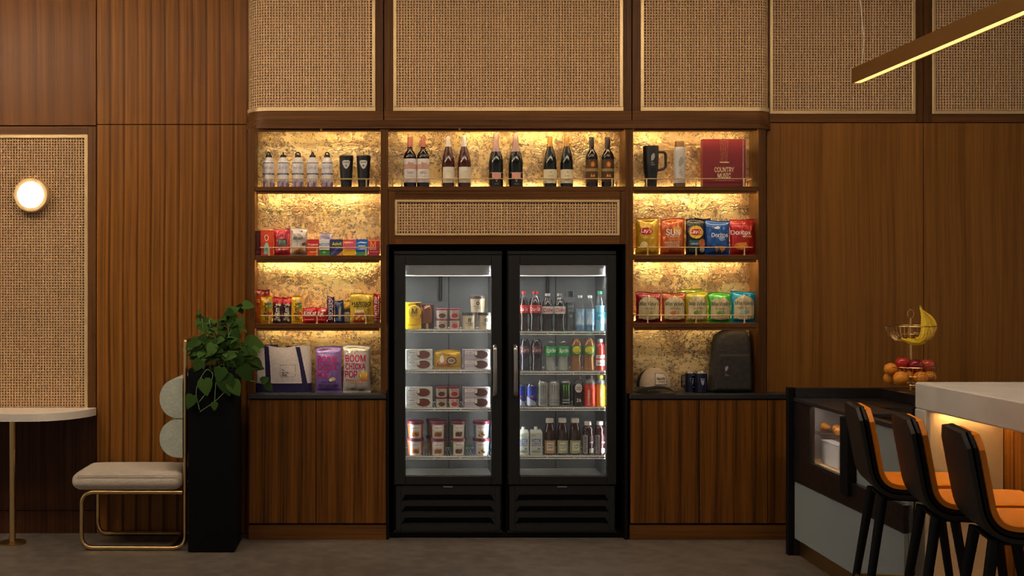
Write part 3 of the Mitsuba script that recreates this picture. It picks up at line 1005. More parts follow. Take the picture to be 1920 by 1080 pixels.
# ------------------------------------------------------------------ right-hand side: pastry case, bar, stools, lamp, fruit
k = thing("pastry_case", "black marble pastry display case with glass front and grey lower panel beside the bar", "display case")
cx0, cx1 = 2.432, 2.70
cy0, cy1 = -1.255, -.42            # near end, far end
cyn = -1.84                       # the grey side screen runs on to here
ct = .93
part(k, "corner_post", bx(cx0 - .036, cx0 - .001, cy1 + .002, cy1 + .045, 0, .988, .002), "black_paint", smooth=False)
part(k, "end_panel", bx(cx0, cx1, cy1 + .002, cy1 + .03, 0, ct, .001), "black_marble", smooth=False)
part(k, "lower_panel", bx(cx0, cx0 + .02, cyn, cy1, .102, .436, .0015), "grey_panel", smooth=False, label="smooth grey lower panel")
part(k, "toe_kick", bx(cx0 + .03, cx0 + .042, cyn, cy1, 0, .10), "brass_dark", smooth=False, label="recessed brass toe kick")
part(k, "side_screen", bx(cx0 + .021, cx0 + .045, cyn, cy0, .05, .905, .0015), "grey_panel", smooth=False, label="thin grey side screen")
part(k, "screen_cap", bx(cx0 + .012, cx0 + .05, cyn, cy0, .9055, .93, .002), "counter_black", smooth=False)
part(k, "carcass", bx(cx0 + .021, cx1, cy0, cy1, .11, .438), "black_paint", smooth=False)
w0, w1 = -.66, -1.16
zb_, zt2 = .572, .905
part(k, "marble_sill", bx(cx0 - .006, cx0 + .05, cyn, cy1, .438, zb_, .003), "black_marble", smooth=False)
part(k, "marble_stile", bx(cx0 - .003, cx0 + .03, w0, cy1, zb_, ct - .024, .002), "black_marble", smooth=False)
part(k, "mullion", bx(cx0 - .03, cx0 + .03, cy0, w1, .50, ct - .024, .004), "black_paint", smooth=False)
part(k, "marble_top", bx(cx0 - .006, cx1, cy0, cy1 + .03, ct - .022, ct, .003), "counter_black", smooth=False)
for a, b in ((w1, w0),):
    part(k, "window_frame", cat(bx(cx0 - .004, cx0 + .012, a, b, zb_, zb_ + .012), bx(cx0 - .004, cx0 + .012, a, a + .012, zb_, zt2), bx(cx0 - .004, cx0 + .012, b - .012, b, zb_, zt2)), "fridge_black", smooth=False)
    part(k, "glass_pane", quad((cx0 + .004, a + .012, zb_ + .012), (cx0 + .004, b - .012, zb_ + .012), (cx0 + .004, b - .012, zt2), (cx0 + .004, a + .012, zt2)), "pane_glass", smooth=False)
part(k, "interior_floor", bx(cx0 + .055, cx1 - .01, cy0 + .01, cy1 - .01, zb_ - .012, zb_), "vc_satin", C("#b39a78"), smooth=False)
part(k, "interior_back", bx(cx1 - .012, cx1 - .001, cy0, cy1, .44, ct - .0225), "vc_satin", C("#8d8f98"), smooth=False)
part(k, "interior_end", bx(cx0 + .031, cx1 - .0125, cy1 - .012, cy1, .44, ct - .0225), "vc_satin", C("#8d8f98"), smooth=False)
part(k, "near_end_panel", bx(cx0 + .031, cx1 - .0125, cy0, cy0 + .012, .44, ct - .0225), "black_marble", smooth=False)
part(k, "wire_shelf", cat(*[bx(cx0 + .07 + .022 * i, cx0 + .074 + .022 * i, w1 + .02, cy1 - .03, .735, .739) for i in range(9)], *[bx(cx0 + .07, cx1 - .015, q, q + .004, .739, .743) for q in (w1 + .03, -.9, -.6)]), "handle_metal", smooth=False)
lm = quad((cx0 + .035, w1, ct - .027), (cx0 + .035, cy1 - .05, ct - .027), (cx0 + .075, cy1 - .05, ct - .027), (cx0 + .075, w1, ct - .027))  # unseen strip, placed to light the inside of the case
lm.invert() if lm.face_normals[0][2] > 0 else None
emit(k + "__light_strip", lm, (9, 7.3, 5.4), "unseen white LED strip inside the case")
# raised ledge round two sides of the top
part(k, "marble_ledge", bx(cx0, 2.9245, cy1 - .03, cy1 + .03, ct + .0005, .988, .002), "black_marble", smooth=False)
part(k, "end_block", bx(cx1 + .0005, 3.14, -.965, cy1 + .03, 0, ct, .002), "black_marble", smooth=False)
part(k, "marble_ledge", bx(2.925, 3.14, -.965, cy1 + .03, ct + .0005, .988, .002), "black_marble", smooth=False)

for i in range(4):
    pk = thing("croissant", "golden croissant on the pastry case shelf, " + ("nearest the black corner post", "second from the corner post", "third from the corner post", "nearest the bar stools")[i], "pastry", "croissants in the pastry case")
    yy = -.492 - .103 * i
    a = np.linspace(-1, 1, 15)
    ctr = np.column_stack([cx0 + .15 + .02 * a ** 2 + .03 * (i % 2), yy + .045 * a, np.full(15, .743 + .024)])
    rad = .024 * (1 - .72 * a ** 2) * (1 + .12 * np.cos(a * 14))
    m = tube(ctr, rad, 10)
    m.vertices[:, 2] = np.maximum(m.vertices[:, 2], .7434)
    put(pk, m, "vc_satin", C("#b87730"), smooth=True)
bk = thing("pastry_box", "white carton standing in the pastry case under the croissants", "box")
part(bk, "carton", bx(cx0 + .09, cx0 + .235, -.84, -.60, zb_ + .001, .70, .003), "vc_satin", C("#e9ecf4"), smooth=False)
part(bk, "lid_flap", bx(cx0 + .088, cx0 + .237, -.842, -.598, .7005, .708, .002), "vc_satin", C("#d9dde8"), smooth=False)

# bar
bx0, bz = 2.88, 1.07
by1 = -.98
k = thing("bar_counter", "thick pale stone bar counter with a waterfall end and warm light beneath", "counter")
part(k, "stone_top", bx(bx0, 4.6, -4.4, by1, bz - .142, bz, .008), "bar_stone", smooth=False)
part(k, "waterfall_leg", bx(bx0, 4.6, by1 - .12, by1, 0, bz - .1425, .004), "bar_stone", smooth=False)
part(k, "plaster_lining", bx(bx0 + .02, bx0 + .405, by1 - .135, by1 - .1205, 0, bz - .15), "bar_plaster", smooth=False, label="tan plaster lining lit from above")
part(k, "bar_front", bx(bx0 + .41, bx0 + .43, -4.3, by1 - .125, .0, bz - .1425), "wood_striped", smooth=False)
lm = quad((bx0 + .10, -4.3, bz - .144), (bx0 + .10, by1 - .15, bz - .144), (bx0 + .125, by1 - .15, bz - .144), (bx0 + .125, -4.3, bz - .144))
lm.invert() if lm.face_normals[0][2] > 0 else None
emit(k + "__light_strip", lm, (20, 10.6, 3.4), "unseen warm LED strip under the counter, lighting the lining")


lm = quad((bx0 + .05, by1 - .165, bz - .144), (bx0 + .39, by1 - .165, bz - .144), (bx0 + .39, by1 - .19, bz - .144), (bx0 + .05, by1 - .19, bz - .144))  # second strip, unseen, placed to spread light over the lining
lm.invert() if lm.face_normals[0][2] > 0 else None
emit(k + "__light_strip_001", lm, (24, 12.5, 3.8), "unseen warm LED strip under the counter, lighting the lining")


# stools
def stool(x, y, rot, label):
    k = thing("bar_stool", label, "bar stool", "bar stools at the counter")
    M = np.eye(4)
    a = -rot
    M[:2, :2] = [[math.cos(a), -math.sin(a)], [math.sin(a), math.cos(a)]]
    M[:3, 3] = [x, y, 0]

    def tr(m):
        m.apply_transform(M)
        return m
    # side profile: u forward, z up; from the seat front to the top of the back
    prof = rounded([(.47, .702), (.055, .688), (-.010, 1.060)], .11, 12)
    tg = np.gradient(prof, axis=0); tg /= np.linalg.norm(tg, axis=1, keepdims=True)
    nr = np.stack([tg[:, 1], -tg[:, 0]], 1)      # towards the sitter
    nr = np.where((nr[:, 1] > 0)[:, None] | (nr[:, 0] > 0)[:, None], nr, -nr)
    w = .37

    def sheet(o0, o1, half, cut, i0=0, i1=None):
        """A shell between two offsets of the profile; half: half width along it, corners cut at both ends."""
        q = prof[i0:i1]; nn = nr[i0:i1]
        n = len(q)
        s = np.linspace(0, 1, n)
        L = np.concatenate([[0], np.cumsum(np.linalg.norm(np.diff(q, axis=0), axis=1))])
        hw = half - cut * np.clip(1 - (L[-1] - L) / .05, 0, 1) - cut * .6 * np.clip(1 - L / .05, 0, 1)
        A, B = q + nn * o0, q + nn * o1
        V, F = [], []
        ys = [-1, -.93, -.5, 0, .5, .93, 1]
        for pts, ch in ((A, 0), (B, 1)):
            for i in range(n):
                for yv in ys:
                    inset = .004 if abs(yv) == 1 else 0
                    sg = 1 if ch == 0 else -1
                    p = pts[i] + nn[i] * inset * sg * (1 if ch == 0 else 1)
                    V.append([p[0], yv * hw[i], p[1]])
        m = len(ys)
        off = n * m
        for i in range(n - 1):
            for j in range(m - 1):
                a_, b_, c_, d_ = i * m + j, i * m + j + 1, (i + 1) * m + j + 1, (i + 1) * m + j
                F += [[a_, b_, c_], [a_, c_, d_], [off + a_, off + c_, off + b_], [off + a_, off + d_, off + c_]]
            for j in (0, m - 1):
                a_, d_ = i * m + j, (i + 1) * m + j
                F += [[a_, d_, off + d_], [a_, off + d_, off + a_]]
        for i in (0, n - 1):
            for j in range(m - 1):
                a_, b_ = i * m + j, i * m + j + 1
                F += [[a_, off + b_, b_], [a_, off + a_, off + b_]]
        return trimesh.Trimesh(np.array(V, float), np.array(F), process=False)
    # densify the profile
    d = np.concatenate([[0], np.cumsum(np.linalg.norm(np.diff(prof, axis=0), axis=1))])
    sN = np.linspace(0, d[-1], 60)
    prof = np.column_stack([np.interp(sN, d, prof[:, 0]), np.interp(sN, d, prof[:, 1])])
    tg = np.gradient(prof, axis=0); tg /= np.linalg.norm(tg, axis=1, keepdims=True)
    nr = np.stack([tg[:, 1], -tg[:, 0]], 1)
    part(k, "shell", tr(sheet(-.022, .0, w / 2, .05)), "stool_shell", smooth=25, label="black moulded shell")
    part(k, "shell_edge", tr(sheet(.0005, .018, w / 2 - .002, .05)), "stool_black", smooth=25)
    part(k, "upholstery", tr(sheet(.0185, .045, w / 2 - .007, .045, 0, 59)), "orange_leather", smooth=25, label="orange upholstery")
    for su in (0, 1):
        for sv in (-1, 1):
            top = np.array([(.085, .36)[su], sv * .125, .672])
            bot = np.array([(-.015, .46)[su], sv * .175, .0])
            part(k, "leg", tr(tube(np.array([top, bot]), [.0215, .014], 14)), "stool_black")
    z = .26
    ff = lambda u, sv: (np.array([(.085, .36)[u], sv * .125, .672]) * z + np.array([(-.015, .46)[u], sv * .175, 0]) * (.672 - z)) / .672
    ring = [ff(0, -1), ff(1, -1), ff(1, 1), ff(0, 1), ff(0, -1)]
    part(k, "foot_ring", tr(cat(*[tube(np.array([ring[i], ring[i + 1]]), .009, 8) for i in range(4)])), "brass_dark", label="brass foot ring")
    part(k, "seat_mount", tr(bx(.08, .37, -.14, .14, .658, .6685, .002)), "stool_black", smooth=False)


RS = math.radians(13)
for (px, D, lab) in ((1656, 4.96, "orange and black bar stool farthest from the viewer, beside the pastry case"), (1758, 4.52, "orange and black bar stool in the middle of the row of three"),
                     (1868, 4.11, "orange and black bar stool nearest to the viewer, at the right edge")):
    # the near edge of the joint of seat and back is seen at px, at distance D
    xj, yj = (px - VX) * D / FPX, D - CAM_D
    c, s = math.cos(-RS), math.sin(-RS)
    u, v = .075, -.19
    stool(xj - (c * u - s * v), yj - (s * u + c * v), RS, lab)

# pendant lamp
k = thing("linear_pendant", "long brass linear pendant lamp hanging above the bar", "pendant lamp")
py1_, py0_ = -.60, -4.0
lxa = X(1597, py1_)
lz0 = Z(156.5, py1_)
part(k, "housing", cat(bx(lxa, lxa + .006, py0_, py1_, lz0, lz0 + .085), bx(lxa + .052, lxa + .058, py0_, py1_, lz0, lz0 + .085), bx(lxa, lxa + .058, py0_, py1_, lz0 + .079, lz0 + .085),
                       bx(lxa, lxa + .058, py1_ - .004, py1_, lz0, lz0 + .085), bx(lxa, lxa + .058, py0_, py0_ + .004, lz0, lz0 + .085)), "brass_dark", smooth=False)
lm = quad((lxa + .006, py0_ + .004, lz0 + .003), (lxa + .052, py0_ + .004, lz0 + .003), (lxa + .052, py1_ - .004, lz0 + .003), (lxa + .006, py1_ - .004, lz0 + .003))
lm.invert() if lm.face_normals[0][2] > 0 else None
emit(k + "__diffuser", lm, (1.35, .82, .22), "glowing yellow diffuser")
for yy in (py1_ - .07, py0_ + .3):
    zz = np.linspace(lz0 + .085, CEIL - .002, 24)
    q = np.column_stack([lxa + .03 + .012 * np.sin((zz - lz0) * 9) * np.minimum(1, (zz - lz0 - .085) * 6), np.full(24, yy), zz])
    part(k, "suspension_cord", tube(q, .0022, 6), "vc_satin", C("#b3a999"), smooth=True)

# fruit stand
k = thing("fruit_stand", "two-tier brass wire fruit basket stand on the ledge by the bar", "fruit stand")
fy = -.70
fx, fz = X(1707.5, fy), .9885
part(k, "foot", lathe([(0, 0), (.075, 0), (.075, .004), (.03, .008), (.006, .014), (0, .014)], fx, fy, fz, 24), "brass_dark")
part(k, "pole", lathe([(0, .012), (.0065, .012), (.0065, Z(596, fy) - fz), (0, Z(596, fy) - fz)], fx, fy, fz, 14), "brass")
hk = [(fx, fy, Z(597, fy))]
hk += [(fx + .018 * math.sin(t), fy, Z(597, fy) + .025 - .025 * math.cos(t)) for t in np.linspace(.2, 2 * PI - .7, 18)]
part(k, "hook", tube(np.array(hk), .0028, 8), "brass")


def wire_basket(cz0, cz1, r0, r1):
    ms = []
    a = np.linspace(0, 2 * PI, 37)
    for z, r, w in ((cz1, r1, .0026), (cz0, r0, .002), ((cz0 + cz1) / 2, (r0 + r1) / 2, .0013)):
        ms.append(tube(np.column_stack([fx + r * np.cos(a), fy + r * np.sin(a), np.full(37, z)]), w, 6))
    for i in range(36):
        t = i * 2 * PI / 36
        p = [(fx + r0 * math.cos(t), fy + r0 * math.sin(t), cz0), (fx + (r0 * .25 + r1 * .75) * math.cos(t), fy + (r0 * .25 + r1 * .75) * math.sin(t), cz0 * .6 + cz1 * .4), (fx + r1 * math.cos(t), fy + r1 * math.sin(t), cz1)]
        ms.append(tube(np.array(p), .0012, 4))
    for i in range(6):
        t = i * PI / 6
        ms.append(tube(np.array([(fx - r0 * math.cos(t), fy - r0 * math.sin(t), cz0), (fx + r0 * math.cos(t), fy + r0 * math.sin(t), cz0)]), .0013, 4))
    return cat(ms)


z_up0, z_up1 = Z(639.5, fy), Z(611, fy)
z_lo0, z_lo1 = Z(720, fy), Z(687, fy)
part(k, "upper_basket", wire_basket(z_up0, z_up1, .085, .132), "brass")
part(k, "lower_basket", wire_basket(z_lo0, z_lo1, .09, .136), "brass")
# bananas: one bunch of four, each its own
stem_t = np.array([X(1722, fy), fy - .01, Z(576, fy)])
for i, (tp, mid, lab) in enumerate((((1676, 637, -.085), (1738, 662, -.075), "yellow banana in front, its tip to the left"), ((1692, 637.5, -.05), (1752, 660, -.03), "yellow banana second from the front of its bunch"),
                                    ((1712, 637, -.02), (1764, 648, .0), "yellow banana third from the front, curving right"), ((1733, 635, .02), (1776, 618, .03), "outermost yellow banana, at the right of its bunch"))):
    kb = thing("banana", lab, "banana", "bananas in the upper basket")
    e = np.array([X(tp[0], fy), fy + tp[2], Z(tp[1], fy) + .012])
    m_ = np.array([X(mid[0], fy), fy + mid[2], Z(mid[1], fy)])
    b = stem_t + [.006 * i, .012 * i - .015, -.004 * i]
    t = np.linspace(0, 1, 18)[:, None]
    p = (1 - t) ** 2 * b + 2 * t * (1 - t) * m_ + t * t * e
    r = np.interp(t[:, 0], [0, .1, .2, .45, .8, .94, 1], [.0065, .008, .017, .0205, .0185, .009, .005])
    part(kb, "peel", tube(p, r, 6), "vc_satin", C("#d9b41f"), smooth=40)
    part(kb, "tip", tube(p[-2:] + (p[-1] - p[-2]) * .5, [.005, .004], 6), "vc_satin", C("#3a2a10"))
    part(kb, "stalk", tube(np.array([b + [0, 0, .012], b, p[1]]), [.005, .0058, .0066], 6), "vc_satin", C("#7d8a2a"))


def fruit(kind, px, py, dy, r, col, lab):
    y = fy + dy
    c = np.array([X(px, y), y, Z(py, y)])
    kf = thing(kind, lab, kind, f"{kind}s in the lower basket")
    if kind == "apple":
        pr = [(0, -.80), (.25, -.90), (.55, -.80), (.85, -.45), (1.0, .05), (.95, .45), (.70, .80), (.40, .92), (.15, .80), (0, .66)]
    else:
        pr = [(math.sin(t), -math.cos(t) * .95) for t in np.linspace(0, PI, 14)]
        pr[0] = (0, pr[0][1]); pr[-1] = (0, pr[-1][1])
    m = lathe([(a * r, b * r) for a, b in pr], *c, 20)
    part(kf, "skin", m, "vc_gloss" if kind == "apple" else "vc_satin", col, smooth=True)
    part(kf, "stalk", tube(np.array([c + [0, 0, r * .62], c + [.003, 0, r * 1.12]]), .002, 5), "vc_matte", C("#4a3018"))


OR, AP = C("#e08a1c"), C("#a5231f")
for a in ((1670, 692, -.02, .036, "at the left, raised on the rim"), (1689, 709, -.085, .040, "lower left at the front of the basket"), (1726, 709.5, -.08, .040, "right of centre at the front"),
          (1743, 707, -.045, .036, "low at the far right"), (1706, 703, -.02, .036, "low in the middle, behind"), (1668, 709, .02, .034, "low at the far left, behind")):
    fruit("orange", *a[:4], OR * (.72 + .2 * rng.random()), "orange " + a[4])
for a in ((1692, 682, -.02, .038, "red apple above the left oranges"), (1716, 686, -.055, .038, "dark red apple in the middle, beside the pole"), (1738.5, 686, -.02, .038, "paler red apple at the right")):
    fruit("apple", *a[:4], (AP if "dark" not in a[4] else C("#7a1420")) if "paler" not in a[4] else C("#b5452e"), a[4])

# ------------------------------------------------------------------ goods: builders
from scipy.interpolate import RegularGridInterpolator
BLK, WHT, CRM, GOLD = C("#141210"), C("#e8e4de"), C("#d9cfb4"), C("#c9a24a")


def spot(u0, u1, v, y, z):
    """x, width and height of a thing seen from picture column u0 to u1 with its top at row v, standing at depth y on height z."""
    return (X(u0, y) + X(u1, y)) / 2, X(u1, y) - X(u0, y), Z(v, y) - z


def bag(key, x, y, z, w, h, t, color, layers, seed, bands=(), crimp=.05, name="bag", bsdf="vc_foil", lean=0.0, ruffle=True, neck=.05):
    nu, nv = 25, 41
    us, vs = np.linspace(-1, 1, nu), np.linspace(0, 1, nv)
    U, Vv = np.meshgrid(us, vs, indexing="ij")
    hw = (w / 2) * (1 - neck * np.sin(PI * vs) ** 1.0 + .012 * np.sin(vs * 17 + seed))
    body = np.clip((Vv - crimp) / (1 - 2 * crimp), 0, 1)
    f = np.clip(1 - np.abs(U) ** 2.4, 0, 1) ** .6 * np.clip(1 - np.abs(2 * body - 1) ** 3.2, 0, 1) ** .65
    P3 = np.stack([U * w * 24 + seed * 3, Vv * h * 24, U * 0 + seed], -1)
    wr = (meshkit.fbm(P3, 3, seed) - .5) * .010
    crease = np.abs(meshkit.noise(P3 * [1.7, .55, 1], seed + 3) - .5) * .012
    front = t / 2 * f + (wr - crease + .002) * np.clip(f * 2.2, 0, 1)
    ruf = .0012 * np.sin(U * w / .004 * 1.2) * ((Vv < crimp) | (Vv > 1 - crimp)) if ruffle else 0
    mid = ruf + .006 * np.sin(U * 3 + seed) * np.clip((Vv - .8) * 5, 0, 1) + lean * Vv * h
    yf, yb = y + mid - np.maximum(front, .0006), y + mid + np.maximum(t / 2 * f, .0006)
    topw = .004 * np.sin(U * 2.3 + seed * 1.7) * Vv
    Xg = x + U * hw[None, :]
    Zg = z + Vv * h + topw
    V = np.vstack([np.stack([Xg, yf, Zg], -1).reshape(-1, 3), np.stack([Xg, yb, Zg], -1).reshape(-1, 3)])
    n = nu * nv
    F = []
    for i in range(nu - 1):
        for j in range(nv - 1):
            a, b, c, d = i * nv + j, (i + 1) * nv + j, (i + 1) * nv + j + 1, i * nv + j + 1
            F += [[a, b, c], [a, c, d], [n + a, n + c, n + b], [n + a, n + d, n + c]]
    rim = [(0, j) for j in range(nv)] + [(i, nv - 1) for i in range(1, nu)] + [(nu - 1, j) for j in range(nv - 2, -1, -1)] + [(i, 0) for i in range(nu - 2, -1, -1)]
    for p, q in zip(rim, rim[1:]):
        a, b = p[0] * nv + p[1], q[0] * nv + q[1]
        F += [[a, n + a, n + b], [a, n + b, b]]
    K = np.tile(color, (nu * nv, 1)).reshape(nu, nv, 3)
    for fn, c in bands:
        m = fn(U, Vv)
        K = K * (1 - m[..., None]) + np.asarray(c) * m[..., None]
    K = K.reshape(-1, 3)
    part(key, name, trimesh.Trimesh(V, np.array(F), process=False), bsdf, np.vstack([K, K]), smooth=True) if False else _vput(key, name, V, F, np.vstack([K, K]), bsdf)
    yi = RegularGridInterpolator((us, vs), yf, bounds_error=False, fill_value=None)

    def surf(a, b, e):
        vv = np.clip(b / h, 0, 1)
        uu = np.clip(a / np.interp(vv, vs, hw), -1, 1)
        return np.column_stack([x + uu * np.interp(vv, vs, hw), yi(np.column_stack([uu, vv])) - e, z + b])
    if layers:
        prn(key, surf, layers, .006, e0=.0014)


def _vput(key, name, V, F, K, bsdf):
    k = numbered(key + "__" + name)
    scene[k] = mikit.ply(trimesh.Trimesh(V, np.array(F), process=False), bsdf, smooth=True, color=K)
    return k


def carton(key, x, y, z, w, h, d, color, layers, name="carton", bsdf="vc_satin"):
    """A box whose front face is at y - d / 2; print in coordinates from its bottom centre."""
    part(key, name, bx(x - w / 2, x + w / 2, y - d / 2, y + d / 2, z + .0005, z + h, .0015), bsdf, color, smooth=False)
    if layers:
        prn(key, flat(x, y - d / 2, z), layers)


def tx(s, hgt, width, cx, cz, **k):
    return text2d(s, hgt, width, cx, cz, **k)


def up_to(v0, v1):
    return lambda U, V: np.clip((V - v0) / max(v1 - v0, 1e-6), 0, 1)


def below(v0, v1):
    return lambda U, V: np.clip((v0 - V) / max(v0 - v1, 1e-6), 0, 1)


# ------------------------------------------------------------------ wine shelf
def wine(u0, u1, v, kind, glass, caps, lay, label, group, extra=None):
    y = .075
    z = SH["C1"]
    x, w, h = spot(u0, u1, v, y - .035, z)
    k = thing("wine_bottle", label, "bottle", group)
    r = w / 2
    if kind == "bordeaux":
        pr = [(0, 0), (r * .94, 0), (r, .005), (r, h * .585), (r * .97, h * .63), (r * .78, h * .685), (r * .46, h * .735), (r * .38, h * .77), (r * .36, h * .985), (r * .34, h), (0, h)]
        cz = h * .80
    elif kind == "burgundy":
        pr = [(0, 0), (r * .94, 0), (r, .005), (r, h * .46), (r * .97, h * .52), (r * .86, h * .61), (r * .66, h * .71), (r * .45, h * .79), (r * .37, h * .85), (r * .33, h * .985), (r * .31, h), (0, h)]
        cz = h * .80
    else:
        pr = [(0, 0), (r * .94, 0), (r, .006), (r, h * .44), (r * .96, h * .52), (r * .82, h * .61), (r * .60, h * .70), (r * .42, h * .78), (r * .34, h * .86), (r * .34, h * .96), (r * .30, h), (0, h)]
        cz = h * .66
    part(k, "glass", lathe(pr, x, y, z, 28), "vc_gloss", glass, smooth=35)
    zr = np.array(sorted((b, a) for a, b in pr if a > 0))
    rr = lambda q: float(np.interp(q, zr[:, 0], zr[:, 1]))
    cp = [(rr(cz) + .0007, cz)] + [(rr(q) + .0009, q) for q in np.linspace(cz, h * .985, 7)] + [(rr(h * .985), h + .001), (0, h + .001)]
    part(k, "capsule", lathe(cp, x, y, z, 24), "vc_satin", caps, smooth=35, label="bottle capsule in its own colour")
    surf = cyl(x, y, z, pr)
    prn(k, surf, lay(r, h), .006, "vc_matte", "label")


q = PI / 2 * .92
def lab1(r, h):
    L = [(rect(-r * q, h * .09, r * q, h * .565), C("#cfc6c0")), (rect(-r * q, h * .355, r * q, h * .455), C("#b98f80")), (Polygon([(-.02, h * .43), (-.008, h * .505), (.006, h * .47), (.02, h * .49), (.024, h * .42), (0, h * .40)]), C("#b58a78"))]
    L += [(rect(-.024, h * .30, .024, h * .308), C("#8a8480")), (tx("CHATEAU", h * .028, .04, 0, h * .275), C("#6a6462")), (rect(-.02, h * .21, .02, h * .217), C("#9a9490"))]
    return L
def lab2(r, h):
    return [(rect(-r * q * .72, h * .085, r * q * .95, h * .395), C("#cdc4ae")), (tx("ROSE", h * .022, .02, .004, h * .30), C("#a89f8c"))]
def lab3(r, h):
    return [(rect(-r * 1.1, h * .262, r * 1.1, h * .27), C("#b9a8a8")), (rect(-r * .66, h * .165, r * .66, h * .262), C("#c98f80")), (Polygon([(-.012, h * .165), (.012, h * .165), (0, h * .085)]), C("#b98a72")), (rect(-.014, h * .05, .014, h * .058), C("#8a7a6a"))]
def lab4(r, h):
    return [(rect(-r * q, h * .075, r * q, h * .345), C("#cfc3a4")), (ell(0, h * .29, .006, .004), C("#a08a5a")), (tx("CHARDONNAY", h * .022, .036, 0, h * .215), C("#8d8268")), (rect(-.018, h * .14, .018, h * .146), C("#a59a80"))]
def lab5(r, h):
    L = [(rect(-r * q, h * .10, r * q, h * .55), C("#4a3420")), (rect(-r * q, h * .31, r * q, h * .37), C("#8a744c")), (ell(0, h * .45, .017, .021), C("#8b4a1e")), (ell(0, h * .45, .010, .014), C("#c07a34")),
         (Polygon([(-.016, h * .20), (-.008, h * .265), (0, h * .215), (.008, h * .265), (.016, h * .20)]), C("#c8803c"))]
    return L


RED, ROS, GRN = C("#12080a"), C("#3a140c"), C("#0c0d0a")
gp = "dark red wine with white labels"
wine(757, 781, 256, "bordeaux", RED, C("#a5584a"), lab1, "dark wine bottle with copper capsule and tall white label, leftmost on the long shelf", gp)
wine(782, 805.5, 256, "bordeaux", RED, C("#a5584a"), lab1, "dark wine bottle with copper capsule and tall white label, second from the left", gp)
gp = "rose wine with white capsules"
wine(829, 853, 255, "burgundy", ROS, C("#c9c2b8"), lab2, "reddish wine bottle with white capsule and cream label, left one of its pair", gp)
wine(859, 883.6, 255, "burgundy", ROS, C("#c9c2b8"), lab2, "reddish wine bottle with white capsule and cream label, right one of its pair", gp)
gp = "sparkling wine with pink foil"
wine(917.6, 944.5, 249.6, "champagne", GRN, C("#9c7a74"), lab3, "sparkling wine bottle with pink foil neck and small pink label, left one of its pair", gp)
wine(954.5, 981.5, 249.6, "champagne", GRN, C("#9c7a74"), lab3, "sparkling wine bottle with pink foil neck and small pink label, right one of its pair", gp)
gp = "white wine with amber capsules"
wine(1020.4, 1045, 254.7, "burgundy", GRN, C("#b07c26"), lab4, "wine bottle with amber capsule and cream label band, left one of its pair", gp)
wine(1052, 1076, 254.7, "burgundy", GRN, C("#b07c26"), lab4, "wine bottle with amber capsule and cream label band, right one of its pair", gp)
gp = "dark wine with brown labels"
wine(1100, 1122.5, 256, "bordeaux", RED, C("#1c1210"), lab5, "dark wine bottle with black capsule and brown gold label, second from the right", gp)
wine(1129.6, 1153, 256, "bordeaux", RED, C("#1c1210"), lab5, "dark wine bottle with black capsule and brown gold label, rightmost on the long shelf", gp)

# ------------------------------------------------------------------ left niche, top shelf
for i, u in enumerate((503, 530.4, 558, 585.6, 613)):
    y, z = .075, SH["L1"]
    x, w, h = spot(u - 10.6, u + 10.6, 285, y - .03, z)
    nm = ("leftmost of the five, cap tilted", "second from the left of the five", "middle one of the five", "fourth from the left of the five", "rightmost of the five, next to the tumblers")[i]
    k = thing("water_bottle", f"white metal water bottle with black loop cap, {nm}", "bottle", "white water bottles in a row")
    r = w / 2
    pr = [(0, 0), (r * .93, 0), (r, .004), (r, h * .70), (r * .93, h * .745), (r * .70, h * .80), (r * .52, h * .835), (r * .50, h * .86), (0, h * .86)]
    part(k, "body", lathe(pr, x, y, z, 26), "vc_satin", C("#cfcaca"), smooth=35)
    cap = lathe([(0, h * .861), (r * .56, h * .861), (r * .56, h * .90), (r * .44, h * .925), (r * .30, h * .935), (0, h * .935)], x, y, z, 18)
    a = np.linspace(-.5, PI + .5, 14)
    tilt = (.7, .0, 1.25, .35, .95)[i]
    lp = np.column_stack([x + r * .42 * np.cos(a) * math.sin(tilt), y + r * .42 * np.cos(a) * math.cos(tilt), z + h * .935 + r * .42 * np.sin(a)])
    part(k, "cap", cap, "vc_satin", C("#17171a"))
    part(k, "cap_loop", tube(lp, .0042, 8), "vc_satin", C("#17171a"))
    S = cyl(x, y, z, pr)
    L = [(rect(-r * q, h * .685, r * q, h * .70), BLK), (rect(-r * q, h * .36, r * q, h * .40), C("#2a2a2e")), (tx("nashville", h * .09, w * .85, 0, h * .56, shear=.3, bold=False), C("#8d898a")),
         (tx("TENNESSEE", h * .03, w * .8, 0, h * .38), C("#9a9799"))]
    for j in range(7):
        cx = (-1 + 2 * (j + .5) / 7) * r * 1.3
        L.append((Polygon([(cx - r * .26, 0.003), (cx - r * .1, h * (.14 + .05 * ((j * 7 + i) % 3))), (cx + r * .08, h * .10), (cx + r * .2, h * (.16 + .03 * (j % 2))), (cx + r * .3, .003)]), (C("#8c7288"), C("#5d5666"), C("#a88da6"))[(j + i) % 3]))
    prn(k, S, L, .006)
